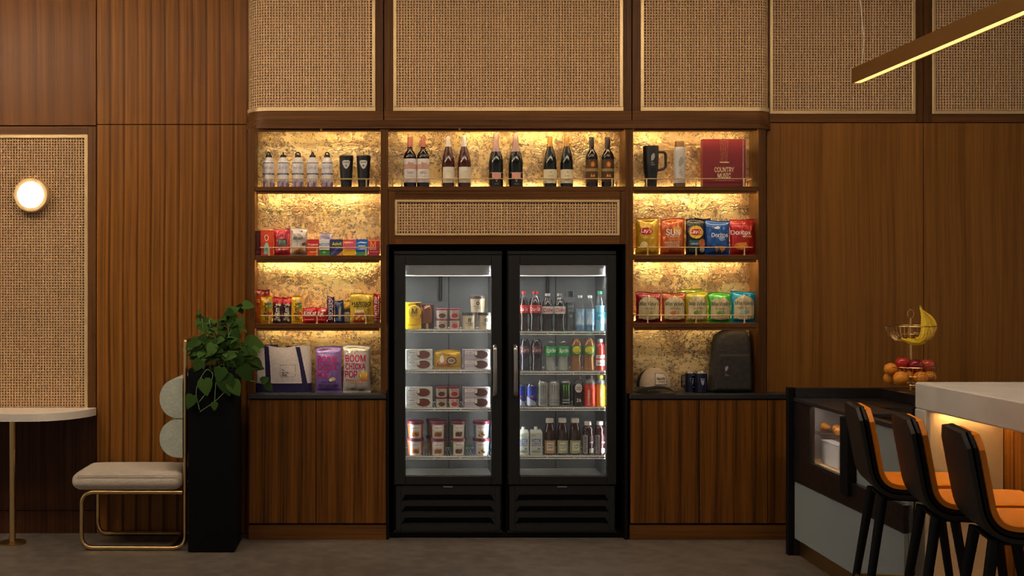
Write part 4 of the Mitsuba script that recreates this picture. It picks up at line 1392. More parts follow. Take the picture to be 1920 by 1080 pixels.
for u, nm in ((649, "left one of the two, beside the white water bottles"), (681.5, "right one of the two, at the shelf end")):
    y, z = .075, SH["L1"]
    x, w, h = spot(u - 13.6, u + 13.6, 290.7, y - .035, z)
    k = thing("tumbler", f"black tumbler with silver pick-shaped badge, {nm}", "tumbler", "black tumblers")
    r = w / 2
    pr = [(0, 0), (r * .70, 0), (r * .74, .004), (r * .98, h * .93), (r, h * .94), (r, h * .97), (r * .9, h), (r * .3, h), (0, h * .995)]
    part(k, "body", lathe(pr[:4] + [(0, h * .93)], x, y, z, 28), "vc_satin", C("#111113"), smooth=35)
    part(k, "lid", lathe([(0, h * .931)] + pr[3:], x, y, z, 28), "vc_satin", C("#1d1d20"), smooth=35)
    g = Polygon([(-.026, h * .80), (-.018, h * .83), (0, h * .84), (.018, h * .83), (.026, h * .80), (.022, h * .70), (.010, h * .60), (0, h * .565), (-.010, h * .60), (-.022, h * .70)])
    prn(k, cyl(x, y, z, pr), [(g, C("#b9b5b0")), (rect(-.019, h * .755, .019, h * .79), C("#77736f")), (ell(0, h * .67, .006), C("#55524f"))], .006, name="badge")

# ------------------------------------------------------------------ left niche, second shelf: boxes and pouches
z = SH["L2"]


def small(name, u0, u1, v, label, cat_, col, fn, y=.075, d=.06, z=z, bsdf="vc_satin"):
    x, w, h = spot(u0, u1, v, y - d / 2, z)
    k = thing(name, label, cat_)
    carton(k, x, y, z, w * .985, h, d, C(col), [(s, C(c)) for s, c in fn(w, h)], bsdf=bsdf)
    return k


small("medicine_box", 479, 488, 432.5, "narrow dark maroon box at the left end of the second shelf", "box", "#4a0f14", lambda w, h: [(rect(-w * .4, h * .1, w * .4, h * .2), "#6a2022"), (rect(-w * .1, h * .3, w * .1, h * .9), "#6a2a28")], .09)
small("candy_carton", 488.5, 512, 431.4, "orange red carton with a pale teal figure on its front", "box", "#b5331a", lambda w, h: [
    (rect(-w * .5, h * .5, w * .5, h * .98), "#c6401d"), (ell(-.002, h * .70, .013, .020), "#d8b9a5"), (ell(-.002, h * .70, .009, .015), "#b5331a"), (Polygon([(-.020, .01), (-.017, h * .35), (-.008, h * .5), (.006, h * .5), (.012, h * .35), (.014, .01)]), "#7fb0a8"), (rect(-.012, h * .25, .006, h * .33), "#4f7f80")])
x, w, h = spot(512.5, 544, 429, .05, z)
k = thing("cookie_pouch", "tall pink red pouch with a dark label on the second shelf", "pouch")
bag(k, x, .075, z, w, h, .045, C("#b3303c"), [(rect(-w * .26, h * .38, w * .30, h * .62), C("#2c4038")), (tx("SOUR", h * .09, w * .4, .002, h * .53), C("#9db5a0")), (tx("PATCH", h * .09, w * .4, .002, h * .44), C("#8aa595")), (tx("CANDY", h * .07, w * .5, 0, h * .74), C("#7f1c2c")),
                                                                (rect(-w * .4, h * .2, w * .4, h * .27), C("#c9606a")), (ell(-.015, h * .24, .006), C("#e8d5d0")), (ell(.013, h * .23, .006), C("#d9b5b5"))], 3, crimp=.04)
x, w, h = spot(543.5, 576, 428, .05, z)
k = thing("cookie_pouch", "tall white pouch with a cookie picture on the second shelf", "pouch")
bag(k, x, .08, z, w, h, .045, C("#bdb6ae"), [(tx("TATE'S", h * .06, w * .38, -.006, h * .78), C("#b03a34")), (tx("Nilson", h * .12, w * .55, -.004, h * .64, shear=.2), C("#3b3a36")), (rect(-w * .25, h * .52, w * .2, h * .54), C("#8d877f")),
                                                                 (ell(-.004, h * .19, w * .38, h * .13), C("#b08a5c")), (ell(.004, h * .15, w * .32, h * .09), C("#7d5230")), (Polygon([(.018, h * .42), (.036, h * .50), (.046, h * .40), (.032, h * .36)]), C("#33261f")), (ell(.020, h * .90, .005), C("#3a2f4a"))], 5, crimp=.04)
small("medicine_box", 576, 598, 448.5, "red box with white lettering and an orange lower half", "box", "#b3211c", lambda w, h: [(rect(-w * .5, .001, w * .48, h * .5), "#d0491e"), (tx("Tylenol", h * .15, w * .86, 0, h * .66), "#eee6df"), (rect(-w * .5, h * .50, w * .48, h * .53), "#e8a08a"), (rect(-w * .3, h * .2, w * .3, h * .26), "#e8b070")])
k = small("medicine_box", 598, 618, 449, "white and green box under the purple pouch", "box", "#c9ccc8", lambda w, h: [(rect(-w * .48, .002, w * .48, h * .36), "#3f7f3a"), (rect(-w * .48, h * .62, w * .48, h * .76), "#4a5fa0"), (tx("Claritin", h * .1, w * .84, 0, h * .69), "#e8e8ee"), (ell(0, h * .2, .009, .006), "#9cc46a"), (rect(-w * .4, h * .46, w * .4, h * .5), "#8d9aa5")])
x, w, h = spot(599, 623, 437, .10, z)
k = thing("sachet", "lilac grey sachet leaning behind the white and green box", "pouch")
bag(k, x, .125, z, w, h, .02, C("#9a92a8"), [(rect(-w * .3, h * .78, w * .3, h * .82), C("#6e6684")), (rect(-w * .2, h * .88, w * .3, h * .91), C("#7d7592"))], 6, crimp=.05)
small("medicine_box", 618.6, 642.4, 448.5, "navy box with yellow lettering and an orange sweep", "box", "#2b3560", lambda w, h: [(Polygon([(w * .0, .001), (w * .48, .001), (w * .48, h * .3), (w * .25, h * .12)]), "#d07a2a"), (tx("Advil", h * .2, w * .74, w * .05, h * .72), "#e5d23a"), (Polygon([(-w * .48, h * .1), (w * .1, h * .55), (w * .3, h * .55), (-w * .3, .004), (-w * .48, .004)]), "#54598a")])
small("medicine_box", 643, 666.3, 449, "pink and yellow box between the navy and the blue box", "box", "#d0486a", lambda w, h: [(rect(-w * .49, .002, w * .49, h * .40), "#dcae20"), (rect(-w * .49, h * .72, w * .1, h * .9), "#e07a3a"), (rect(-w * .38, h * .79, w * .3, h * .84), "#f0d8d0"), (Polygon([(-w * .49, h * .40), (w * .49, h * .40), (w * .49, h * .52), (-w * .1, h * .48)]), "#b23a8a")])
small("medicine_box", 667, 690, 448.5, "blue box with white waves and a green lower edge", "box", "#1f5fb0", lambda w, h: [(rect(-w * .49, .002, w * .49, h * .2), "#4f8a4a"), (Polygon([(-w * .45, h * .72), (-w * .1, h * .86), (w * .45, h * .80), (w * .2, h * .74), (-w * .1, h * .78)]), "#d5e0ee"), (Polygon([(-w * .4, h * .40), (w * .1, h * .46), (w * .45, h * .38), (0, h * .36)]), "#a8c4e4"), (rect(-w * .3, h * .56, w * .3, h * .62), "#e4e9f2")])
small("medicine_box", 690.6, 712, 448.5, "red and pink box with a big orange letter at the right end of its shelf", "box", "#b5334a", lambda w, h: [(rect(-w * .49, h * .88, w * .49, h * .97), "#e08a4a"), (tx("M", h * .34, w * .5, -w * .08, h * .70), "#e8823a"), (rect(-w * .4, h * .2, w * .4, h * .28), "#d86a78"), (rect(-w * .4, h * .36, w * .2, h * .42), "#e2a08a")])

# ------------------------------------------------------------------ left niche, third shelf: candy
z = SH["L3"]


def candy(u0, u1, v, label, col, lay, seed, y=.075, t=.026, bands=(), crimp=.06, name="candy_bag", cat_="candy bag"):
    x, w, h = spot(u0, u1, v, y - t / 2, z)
    k = thing(name, label, cat_)
    bag(k, x, y, z, w, h, t, C(col), [(s, C(c)) for s, c in lay(w, h)], seed, bands, crimp=crimp, neck=.02)


candy(476, 505.5, 542.5, "tall orange candy bag with dark red top at the left end of its shelf", "#c2481a", lambda w, h: [(tx("REESE'S", w * .26, h * .5, -.01, h * .3, rot=90), "#e8b23a"), (rect(-w * .4, h * .6, -w * .1, h * .72), "#e0902a")], 21, .115, .03, [(up_to(.78, .84), C("#6a1812"))])
for a, b, nm in ((489, 510.6, "yellow candy pack with rotated dark lettering, left of the brown packs"), (546, 567.4, "yellow candy pack with rotated dark lettering, between the brown packs and the red wafer packs")):
    candy(a, b, 555.8, nm, "#d8a418", lambda w, h: [(tx("m&m's", w * .46, h * .62, -.002, h * .45, rot=90), "#3a2210"), (ell(w * .3, h * .36, w * .14), "#b52a1e"), (ell(w * .28, h * .62, w * .15), "#3a8a5a"), (ell(w * .1, h * .86, w * .13), "#d8d0c0"), (ell(w * .3, h * .74, w * .10), "#2f5f9a"), (rect(-w * .4, h * .06, w * .4, h * .10), "#b88a10")], 22 + (a > 500))
for a, b, nm in ((511, 528.6, "brown candy pack with red top and white rotated lettering, left one of its pair"), (528.6, 546, "brown candy pack with red top and white rotated lettering, right one of its pair")):
    candy(a, b, 557, nm, "#2c1510", lambda w, h: [(tx("m&m's", w * .56, h * .62, 0, h * .45, rot=90), "#d8d0c8"), (ell(w * .26, h * .7, w * .14), "#c8b89a"), (ell(-w * .2, h * .16, w * .16), "#8a857f"), (ell(w * .2, h * .12, w * .15), "#b0aaa2")], 24 + (a > 520), bands=[(up_to(.72, .80), C("#a81c1c"))])
candy(567.5, 594, 576.5, "red wafer bar pack with white lettering, left one of the two", "#a5151a", lambda w, h: [(tx("KitKat", h * .38, w * .92, 0, h * .62, shear=.25), "#eee8e2"), (rect(-w * .4, h * .2, w * .3, h * .28), "#d06a5a")], 26, crimp=.05, name="chocolate_bar", cat_="chocolate bar")
candy(594, 613, 577, "red wafer bar pack with white lettering, right one of the two", "#a5151a", lambda w, h: [(tx("Kat", h * .34, w * .6, -w * .14, h * .60, shear=.25), "#eee8e2"), (rect(-w * .1, h * .76, w * .4, h * .9), "#b9b0a4"), (rect(-w * .4, h * .2, w * .3, h * .26), "#d06a5a")], 27, crimp=.05, name="chocolate_bar", cat_="chocolate bar")
candy(613, 627, 556, "tall purple chocolate bar with white rotated lettering", "#3b1638", lambda w, h: [(tx("SNICKERS", w * .62, h * .76, 0, h * .5, rot=90), "#c4bcc8")], 28, crimp=.04, name="chocolate_bar", cat_="chocolate bar")
candy(627.5, 644, 563.5, "navy and silver cookie pack beside the purple bar", "#15254f", lambda w, h: [(rect(-w * .1, h * .1, w * .25, h * .75), "#6a6e78"), (rect(-w * .02, h * .2, w * .16, h * .66), "#8f8a80"), (rect(-w * .35, h * .1, -w * .12, h * .24), "#3a5a9a")], 29, crimp=.05)
candy(643, 661, 564, "gold and dark candy pack left of the big yellow gummy bag", "#3a3020", lambda w, h: [(rect(-w * .35, h * .06, w * .2, h * .5), "#8a8478"), (rect(-w * .3, h * .3, w * .28, h * .4), "#5a4a30")], 30, .09, bands=[(up_to(.62, .70), C("#b58a1c"))])
candy(656, 700.5, 550.5, "big yellow gummy candy bag with black lettering", "#c2a22c", lambda w, h: [(tx("HARIBO", h * .13, w * .80, -w * .02, h * .66), "#15120e"), (rect(-w * .36, h * .55, w * .3, h * .58), "#4a4018"), (Polygon([(-w * .38, h * .02), (-w * .28, h * .34), (w * .12, h * .34), (w * .2, h * .02)]), "#a8543a"),
                                                                                                     (rect(-w * .3, h * .36, w * .1, h * .46), "#d8c89a"), (ell(w * .28, h * .3, w * .13, h * .2), "#8a6a1a")] + [(ell(w * (-.3 + .09 * j), h * (.08 + .08 * (j % 3)), w * .05, h * .05), ("#c8321e", "#d8b43a", "#c9c0a8")[j % 3]) for j in range(6)], 31, .075, .04, crimp=.05)
candy(699.5, 713.2, 551, "narrow red licorice pack with white rotated lettering at the right end", "#a3161c", lambda w, h: [(tx("TWIZZLERS", w * .66, h * .72, 0, h * .54, rot=90, shear=.2), "#e2d8d2"), (rect(-w * .4, h * .03, w * .4, h * .14), "#8a7a78")], 32, .085, crimp=.04)

# ------------------------------------------------------------------ left worktop: tote bag and popcorn
z = zc
y = .10
x, w, h = spot(475.6, 584.5, 650, y - .06, z)
k = thing("tote_bag", "white canvas tote bag with navy base and navy straps", "bag")
nu, nv = 33, 25
us, vs = np.linspace(-1, 1, nu), np.linspace(0, 1, nv)
U, Vv = np.meshgrid(us, vs, indexing="ij")


def tote_front(u, v):
    return y - .062 * np.clip(1 - np.abs(u) ** 4, 0, 1) ** .5 * (.55 + .45 * (1 - v)) - .006 * np.sin(u * 5 + v * 4) * v - .008 * v * np.cos(u * 3)


def tote_x(u, v):
    return x + u * w / 2 * (.985 - .03 * v)


def tote_z(u, v):
    return z + v * h * (1 - .03 * np.cos(u * 4.5) * np.clip(v, 0, 1) ** 3 * .8)


def grid(xx, yy, zz):
    a, b = xx.shape
    V = np.stack([xx, yy, zz], -1).reshape(-1, 3)
    i, j = np.meshgrid(np.arange(a - 1), np.arange(b - 1), indexing="ij")
    qd = np.stack([i * b + j, (i + 1) * b + j, (i + 1) * b + j + 1, i * b + j + 1], -1).reshape(-1, 4)
    return trimesh.Trimesh(V, np.vstack([qd[:, [0, 1, 2]], qd[:, [0, 2, 3]]]), process=False)


yfr = tote_front(U, Vv)
part(k, "canvas_body", cat(grid(tote_x(U, Vv), yfr, tote_z(U, Vv)), grid(tote_x(U, Vv)[::-1], 2 * y - yfr[::-1] - .004, tote_z(U, Vv)[::-1]), grid(tote_x(U[:, ::24], Vv[:, ::24]), np.stack([yfr[:, 0], 2 * y - yfr[:, 0]], 1), np.full((nu, 2), z + .001))), "canvas_white", smooth=False)
labels[k + "__canvas_body"] = {"label": "white canvas body"}


def tsurf(a, b, e):
    uu, vv = np.clip(a / (w / 2 * .985), -1, 1), np.clip(b / h, 0, 1.0)
    return np.column_stack([tote_x(uu, vv), tote_front(uu, vv) - e, tote_z(uu, vv)])


NAVY = C("#17123c")
prn(k, tsurf, [(rect(-w * .495, .0015, w * .495, h * .205), NAVY)], .01, "vc_matte", "base_band", "navy base band")
prn(k, tsurf, [(Polygon([(-w * .30, h * .20), (-w * .205, h * .20), (-w * .225, h * .6), (-w * .255, h * .985), (-w * .335, h * .985), (-w * .315, h * .6)]), NAVY)], .01, "vc_matte", "strap", "navy strap")
prn(k, tsurf, [(Polygon([(w * .335, h * .20), (w * .425, h * .20), (w * .36, h * .6), (w * .30, h * .97), (w * .225, h * .97), (w * .29, h * .6)]), NAVY)], .01, "vc_matte", "strap")
hx0, hx1 = x - w * .33, x - w * .22
part(k, "handle", cat(strip([(x - w * .33, y - .03), (x - w * .25, y - .034), (x - w * .10, y + .0)], z + h * .975, z + h * 1.035, -.003, .003), strip([(x - w * .4, y + .01), (x - w * .33, y - .03)], z + h * .96, z + h * 1.02, -.003, .003)), "vc_matte", NAVY, smooth=False)
part(k, "handle", strip([(x + w * .23, y - .034), (x + w * .15, y - .02), (x + w * .05, y + .02)], z + h * .955, z + h * 1.0, -.003, .003), "vc_matte", NAVY, smooth=False)
bxw, bx0_, bx1_, bz0_, bz1_ = .0016, w * -.045, w * .22, h * .35, h * .605
prn(k, tsurf, [(rect(bx0_, bz0_, bx1_, bz0_ + bxw), BLK), (rect(bx0_, bz1_ - bxw, bx1_, bz1_), BLK), (rect(bx0_, bz0_, bx0_ + bxw, bz1_), BLK), (rect(bx1_ - bxw, bz0_, bx1_, bz1_), BLK),
               (tx("The", h * .04, .017, bx0_ + .018, h * .49), BLK), (tx("Nashville", h * .04, .045, bx0_ + .032, h * .44), BLK), (tx("Studio", h * .04, .034, bx0_ + .0265, h * .39), BLK)], .01, "vc_matte", "logo")

for (u0, u1, v, col, c2, seed, lab) in ((590, 641.5, 650, "#7e62a8", "purple", 41, "purple popcorn bag with big pink lettering, left of the white one"), (642, 695.5, 647, "#b9b3ac", "white", 42, "white popcorn bag with big pink lettering, right of the purple one")):
    x, w, h = spot(u0, u1, v, .05, zc)
    k = thing("popcorn_bag", lab, "popcorn bag")
    mg, dk = C("#b3125a"), (C("#3c2360") if c2 == "purple" else C("#c85a1e"))
    dx = -.012
    L = [(rect(-w * .34, h * .855, w * .36, h * .872), C("#4c3a6a") if c2 == "purple" else C("#8b8680")), (Polygon([(dx - .006, h * .815), (dx, h * .84), (dx + .008, h * .815)]), mg),
         (tx("BOOM", h * .145, w * .70, dx + .004, h * .722), mg), (tx("CHICKA", h * .135, w * .70, dx + .004, h * .555), mg), (tx("POP", h * .145, w * .44, dx - w * .13, h * .39), mg)]
    if c2 == "purple":
        L += [(ell(w * .16, h * .30, .016, .012), C("#c9b06a")), (ell(w * .08, h * .28, .010), C("#e2d8b0")), (tx("SWEET & SALTY", h * .03, w * .5, 0, h * .235), dk), (tx("KETTLE CORN", h * .055, w * .72, 0, h * .155), dk)]
    else:
        L += [(ell(w * .24, h * .36, .030, .022), C("#c28a22")), (ell(w * .30, h * .38, .014), C("#dcb04a")), (ell(w * .17, h * .37, .012), C("#d6a83e")), (ell(w * .26, h * .42, .012), C("#e2c067")), (tx("WHITE CHEDDAR", h * .05, w * .78, 0, h * .265, shear=.15), dk), (tx("POPCORN", h * .03, w * .4, 0, h * .20), dk),
              (ell(-.02, h * .07, .02, .008), C("#9a7066")), (ell(.03, h * .05, .02, .008), C("#8a6660"))]
    bag(k, x, .088, zc, w, h, .085, C(col), L, seed, [(up_to(.90, .92), C("#5d4a86") if c2 == "purple" else C("#8d8a84"))], crimp=.045, neck=.07)

# ------------------------------------------------------------------ right niche, top shelf
z = SH["R1"]
y = .08
x, w, h = spot(1208.7, 1237.5, 273, y - .04, z)
k = thing("travel_mug", "tall black travel mug with a side handle on the top right shelf", "mug")
r = w / 2
pr = [(0, 0), (r * .74, 0), (r * .77, .004), (r * .80, h * .28), (r * .92, h * .42), (r * .98, h * .55), (r, h * .96), (r * .97, h), (r * .85, h), (0, h * .985)]
part(k, "body", lathe(pr, x, y, z, 28), "vc_satin", C("#0e0e10"), smooth=35)
hp_ = rounded([(x + r * .9, y, z + h * .86), (x + r * 1.95, y, z + h * .86), (x + r * 1.95, y, z + h * .46), (x + r * .9, y, z + h * .42)], .028, 8)
part(k, "handle", tube(hp_, .0085, 10), "vc_satin", C("#121214"))
prn(k, cyl(x, y, z, pr), [(Polygon([(-.008, h * .76), (.004, h * .82), (.014, h * .80), (.016, h * .72), (.006, h * .66), (-.006, h * .62), (-.010, h * .66)]), C("#8f8f90")), (tx("The", h * .03, .014, -.002, h * .585), C("#8f8f90")), (tx("Studio", h * .035, .026, .002, h * .54), C("#8f8f90"))], .006, name="logo")
x, w, h = spot(1265.6, 1286.8, 264, y - .03, z)
k = thing("insulated_bottle", "white bottle with a wooden cap between the travel mug and the red book", "bottle")
r = w / 2
pr = [(0, .0), (r * .95, 0), (r, .004), (r, h * .76), (r * .92, h * .83), (r * .78, h * .875), (0, h * .875)]
part(k, "body", lathe(pr, x, y, z, 28), "vc_satin", C("#b4b0aa"), smooth=35)
part(k, "base_ring", lathe([(r * 1.005, .0005), (r * 1.012, .001), (r * 1.012, h * .085), (r * 1.0, h * .09)], x, y, z, 28), "vc_satin", C("#5a4326"), smooth=35)
part(k, "cap", lathe([(0, h * .876), (r * .80, h * .876), (r * .82, h * .885), (r * .82, h * .985), (r * .76, h), (0, h)], x, y, z, 24), "vc_satin", C("#8a5f34"), smooth=35, label="wooden cap")
prn(k, cyl(x, y, z, pr), [(Polygon([(-.012, h * .57), (.0, h * .66), (.016, h * .63), (.020, h * .55), (.012, h * .50), (-.004, h * .44), (-.014, h * .46)]), C("#8b8987")), (tx("THE", h * .026, .014, .000, h * .36), C("#6f6d6b")), (tx("NASHVILLE", h * .026, .028, .003, h * .315), C("#6f6d6b")), (tx("STUDIO", h * .026, .022, .002, h * .27), C("#6f6d6b"))], .006, name="logo")
y = .085
x, w, h = spot(1317.7, 1398, 260.7, .06, z)
k = thing("book", "large dark red country music book standing upright at the right of the top shelf", "book")
part(k, "cover", cat(bx(x - w / 2, x + w / 2, .060, .063, z + .0005, z + h, .001), bx(x - w / 2, x + w / 2, .107, .110, z + .0005, z + h, .001), bx(x - w / 2, x - w / 2 + .004, .0605, .1095, z + .0005, z + h, .001)), "vc_satin", C("#6b0f18"), smooth=False)
part(k, "pages", bx(x - w / 2 + .004, x + w / 2 - .006, .0632, .1068, z + .004, z + h - .004), "vc_matte", C("#c9bda8"), smooth=False)
CB = C("#cdb48a")
L = [(tx("COUNTRY", h * .105, w * .46, 0, h * .365), CB), (tx("MUSIC", h * .105, w * .31, 0, h * .24), CB), (rect(-w * .24, h * .135, w * .24, h * .143), C("#94765a")), (Polygon([(-w * .12, h * .525), (w * .13, h * .525), (w * .10, h * .505), (-w * .09, h * .505)]), CB), (rect(w * .43, .002, w * .45, h * .97), C("#a3837a"))]
for j in range(6):
    a, b = -w * .095 + j * w * .036, -w * .068 + j * w * .026
    L.append((Polygon([(a - .0009, h * .985), (a + .0009, h * .985), (b + .0006, h * .53), (b - .0006, h * .53)]), C("#a5754e")))
prn(k, flat(x, .060, z), L)

# ------------------------------------------------------------------ right niche: chip bags
z = SH["R2"]


def chips(u0, u1, v, y, t, col, lay, seed, label, z, bands=(), group=None):
    x, w, h = spot(u0, u1, v, y - t / 2, z)
    k = thing("chip_bag", label, "chip bag", group)
    bag(k, x, y, z, w, h, t, C(col), [(s, C(c)) for s, c in lay(w, h)], seed, bands)


chips(1193.5, 1238, 408, .08, .07, "#c79a1e", lambda w, h: [(ell(-w * .08, h * .64, w * .27, h * .10), "#b5241c"), (tx("Lay's", h * .13, w * .46, -w * .08, h * .64, shear=.25), "#f0e6da"), (rect(-w * .3, h * .46, w * .25, h * .475), "#e8d48a"), (ell(-w * .18, h * .28, w * .16, h * .09), "#e0cf8e"), (ell(w * .2, h * .18, w * .14, h * .09), "#e2b53a"), (ell(w * .05, h * .2, w * .14, h * .08), "#d9a528")], 51,
      "yellow chip bag with a red oval logo, leftmost of its shelf", z, [(up_to(.88, .93), C("#a8822a"))])
chips(1240, 1286.5, 409.5, .08, .07, "#b4521c", lambda w, h: [(ell(w * .16, h * .67, w * .19, h * .13), "#dc9a3a"), (tx("SUN", h * .17, w * .56, -w * .02, h * .63), "#ece2d4"), (tx("CHIPS", h * .06, w * .5, 0, h * .51), "#e8dac8"), (rect(-w * .2, h * .40, w * .3, h * .47), "#d86a1c"), (tx("HARVEST", h * .07, w * .6, -w * .05, h * .35), "#e2c9a8"), (tx("CHEDDAR", h * .07, w * .55, -w * .05, h * .27), "#d8bc98"), (ell(w * .0, h * .13, w * .3, h * .06), "#a0411a")], 52,
      "orange brown chip bag with large white lettering, second on its shelf", z)
chips(1288, 1325, 410.5, .075, .065, "#17181a", lambda w, h: [(ell(-w * .02, h * .64, w * .36, h * .18), "#d8b224"), (ell(-w * .03, h * .64, w * .33, h * .09), "#b5241c"), (tx("Lay's", h * .13, w * .6, -w * .03, h * .64, shear=.25), "#f0e6da"), (rect(-w * .36, h * .26, w * .14, h * .42), "#2c5560"), (rect(-w * .3, h * .3, w * .06, h * .34), "#8ab0b4"), (ell(w * .28, h * .34, w * .2, h * .12), "#b8622a"), (ell(w * .3, h * .16, w * .14, h * .08), "#b0a89c"), (rect(-w * .36, h * .08, w * .1, h * .2), "#23434c")], 53,
      "black chip bag with a yellow round logo, in the middle of its shelf", z)
chips(1303, 1334, 409, .146, .04, "#2a1614", lambda w, h: [(rect(-w * .2, h * .7, w * .2, h * .74), "#4a2a26")], 58, "dark chip bag mostly hidden behind the black and the blue bags", z)
chips(1323, 1371.5, 413, .08, .07, "#1d4d94", lambda w, h: [(ell(w * .14, h * .47, w * .13, h * .06), "#7f9cc6"), (tx("Doritos", h * .13, w * .64, w * .06, h * .58), "#e9e9ee"), (Polygon([(-w * .2, h * .78), (w * .0, h * .84), (w * .08, h * .78), (-w * .02, h * .74)]), "#d8dce4"), (Polygon([(-w * .16, h * .26), (w * .05, h * .26), (-w * .05, h * .06)]), "#b87a34"), (Polygon([(.0, h * .27), (w * .3, h * .25), (w * .17, h * .05)]), "#c98a3c"), (Polygon([(-w * .36, h * .82), (-w * .24, h * .88), (-w * .26, h * .76)]), "#0f2a5a")], 54,
      "blue chip bag with two corn chips printed below its white lettering", z)
chips(1371, 1419, 410.5, .08, .07, "#a3201a", lambda w, h: [(tx("Doritos", h * .13, w * .74, -w * .10, h * .63), "#efe8e2"), (Polygon([(-w * .1, h * .55), (w * .0, h * .50), (w * .2, h * .62), (.0, h * .53)]), "#e8d8c8"), (tx("NACHO", h * .05, w * .3, w * .18, h * .52), "#e2b45a"), (ell(-w * .1, h * .26, w * .26, h * .1), "#cf6a24"), (Polygon([(-w * .28, h * .32), (w * .1, h * .36), (-w * .05, h * .14)]), "#d8862e"), (ell(w * .2, h * .75, w * .12, h * .09), "#c03a1c")], 55,
      "red chip bag with white lettering at the right end of its shelf", z)
z = SH["R3"]


def vick(col):
    def lay(w, h):
        a = np.linspace(0, PI, 16)
        arch = Polygon([(-w * .40, h * .14), (w * .40, h * .14)] + [(w * .40 * math.cos(t), h * .62 + h * .24 * math.sin(t)) for t in a])
        return [(arch, "#b9ab84"), (Polygon([(-w * .06, h * .86), (0, h * .92), (w * .06, h * .86)]), "#e0d4ac"), (tx("Miss Vickie's", h * .13, w * .76, 0, h * .63, shear=.15), "#2d2a22"), (tx(col[1], h * .05, w * .44, 0, h * .47), "#6d6448"), (ell(-w * .02, h * .33, w * .18, h * .07), col[2]), (ell(w * .1, h * .35, w * .08, h * .05), "#8a8a5a"), (ell(0, h * .15, w * .28, h * .05), "#cfc4a0")]
    return lay


for (u0, u1, v, col, txt, dec, seed, lab) in ((1194, 1241.5, 548, "#7d1a26", "SEA SALT", "#b5a57a", 61, "maroon chip bag with cream arched label, leftmost of its shelf"), (1243, 1289, 548.5, "#8a4020", "SMOKE BBQ", "#a5583a", 62, "brown chip bag with cream arched label, second on its shelf"),
                                              (1288, 1330.5, 547.5, "#a8a32a", "JALAPENO", "#6f8a3a", 63, "lime yellow chip bag with cream arched label, in the middle"), (1330, 1374, 549, "#3f9a34", "DILL", "#5f9a4a", 64, "bright green chip bag with cream arched label, fourth on its shelf"),
                                              (1373, 1420, 546.5, "#1686a5", "SEA SALT", "#8ab0b4", 65, "teal blue chip bag with cream arched label, rightmost of its shelf")):
    chips(u0, u1, v, .08, .07, col, vick((col, txt, dec)), seed, lab, z)
chips(1276, 1318, 541.5, .135, .04, "#7d8a26", lambda w, h: [(rect(-w * .3, h * .8, w * .3, h * .84), "#a5ad4a")], 66, "olive green chip bag standing behind the brown and the lime ones", z)

# ------------------------------------------------------------------ right worktop: cap, mugs, backpack
z = zc
x, w, h = spot(1202, 1259, 690, .03, z)
k = thing("trucker_cap", "beige cap with dark brim and a square logo patch", "cap")
cy = .085
n1, n2 = 28, 15
a = np.linspace(0, 2 * PI, n1)
b = np.linspace(0, PI / 2, n2)
A, B = np.meshgrid(a, b, indexing="ij")
rx, ry, rz = w * .52, .082, h * .74
sh = 1 - .10 * np.sin(B) ** 2
cxx = x + .002 + rx * np.cos(A) * np.cos(B) ** .8 * sh
cyy = cy + ry * np.sin(A) * np.cos(B) ** .8 * sh
czz = z + h * .25 + rz * np.sin(B) ** .9
front = grid(cxx[n1 // 2 - 1:, :], cyy[n1 // 2 - 1:, :], czz[n1 // 2 - 1:, :])
part(k, "crown_front", front, "cap_beige", smooth=False, label="beige front of the crown")
part(k, "crown_mesh", grid(cxx[:n1 // 2, :], cyy[:n1 // 2, :] + .0, czz[:n1 // 2, :]), "vc_matte", C("#1d2624"), smooth=True, label="dark mesh back")
part(k, "mesh_side", grid(x + .002 - (rx + .012) * np.cos(A[:10]) * np.cos(B[:10]) ** .8, cy + .012 - (ry + .0) * np.sin(A[:10]) * np.cos(B[:10]) ** .8 * .6, czz[:10] - .004), "vc_matte", C("#232e2b"), smooth=True)
part(k, "button", lathe([(0, 0), (.006, 0), (.005, .004), (0, .005)], x + .002, cy, z + h * .25 + rz, 10), "vc_matte", C("#2a2420"))
# brim: arched sheet
uu = np.linspace(-1, 1, 25)
vv = np.linspace(0, 1, 9)
Ub, Vb = np.meshgrid(uu, vv, indexing="ij")
bxx = x + .004 + Ub * w * (.56 + .10 * Vb)
byy = cy - .070 * np.sqrt(np.clip(1 - (Ub * .95) ** 2, 0, 1)) - Vb * .075 * np.sqrt(np.clip(1 - Ub ** 2 * .9, 0, 1))
bzz = z + h * .30 * (1 - .72 * Ub ** 2) * (1 - .12 * Vb) - Vb * .010 + .003
top = grid(bxx, np.maximum(byy, -.02), np.maximum(bzz, z + .001))
bot = top.copy(); bot.vertices[:, 2] = np.maximum(bot.vertices[:, 2] - .0035, z + .0005)
part(k, "brim", cat(top, bot), "vc_matte", C("#14181a"), smooth=True, label="dark curved brim")


def capsurf(a_, b_, e):
    ang = -PI / 2 + a_ / rx
    el = np.clip((b_ - h * .25) / rz, 0, .98)
    el = np.arcsin(el ** (1 / .9))
    s_ = (1 - .10 * np.sin(el) ** 2) * np.cos(el) ** .8
    return np.column_stack([x + .002 + (rx + e) * np.cos(ang) * s_, cy + (ry + e * 2) * np.sin(ang) * s_ - e, z + b_])


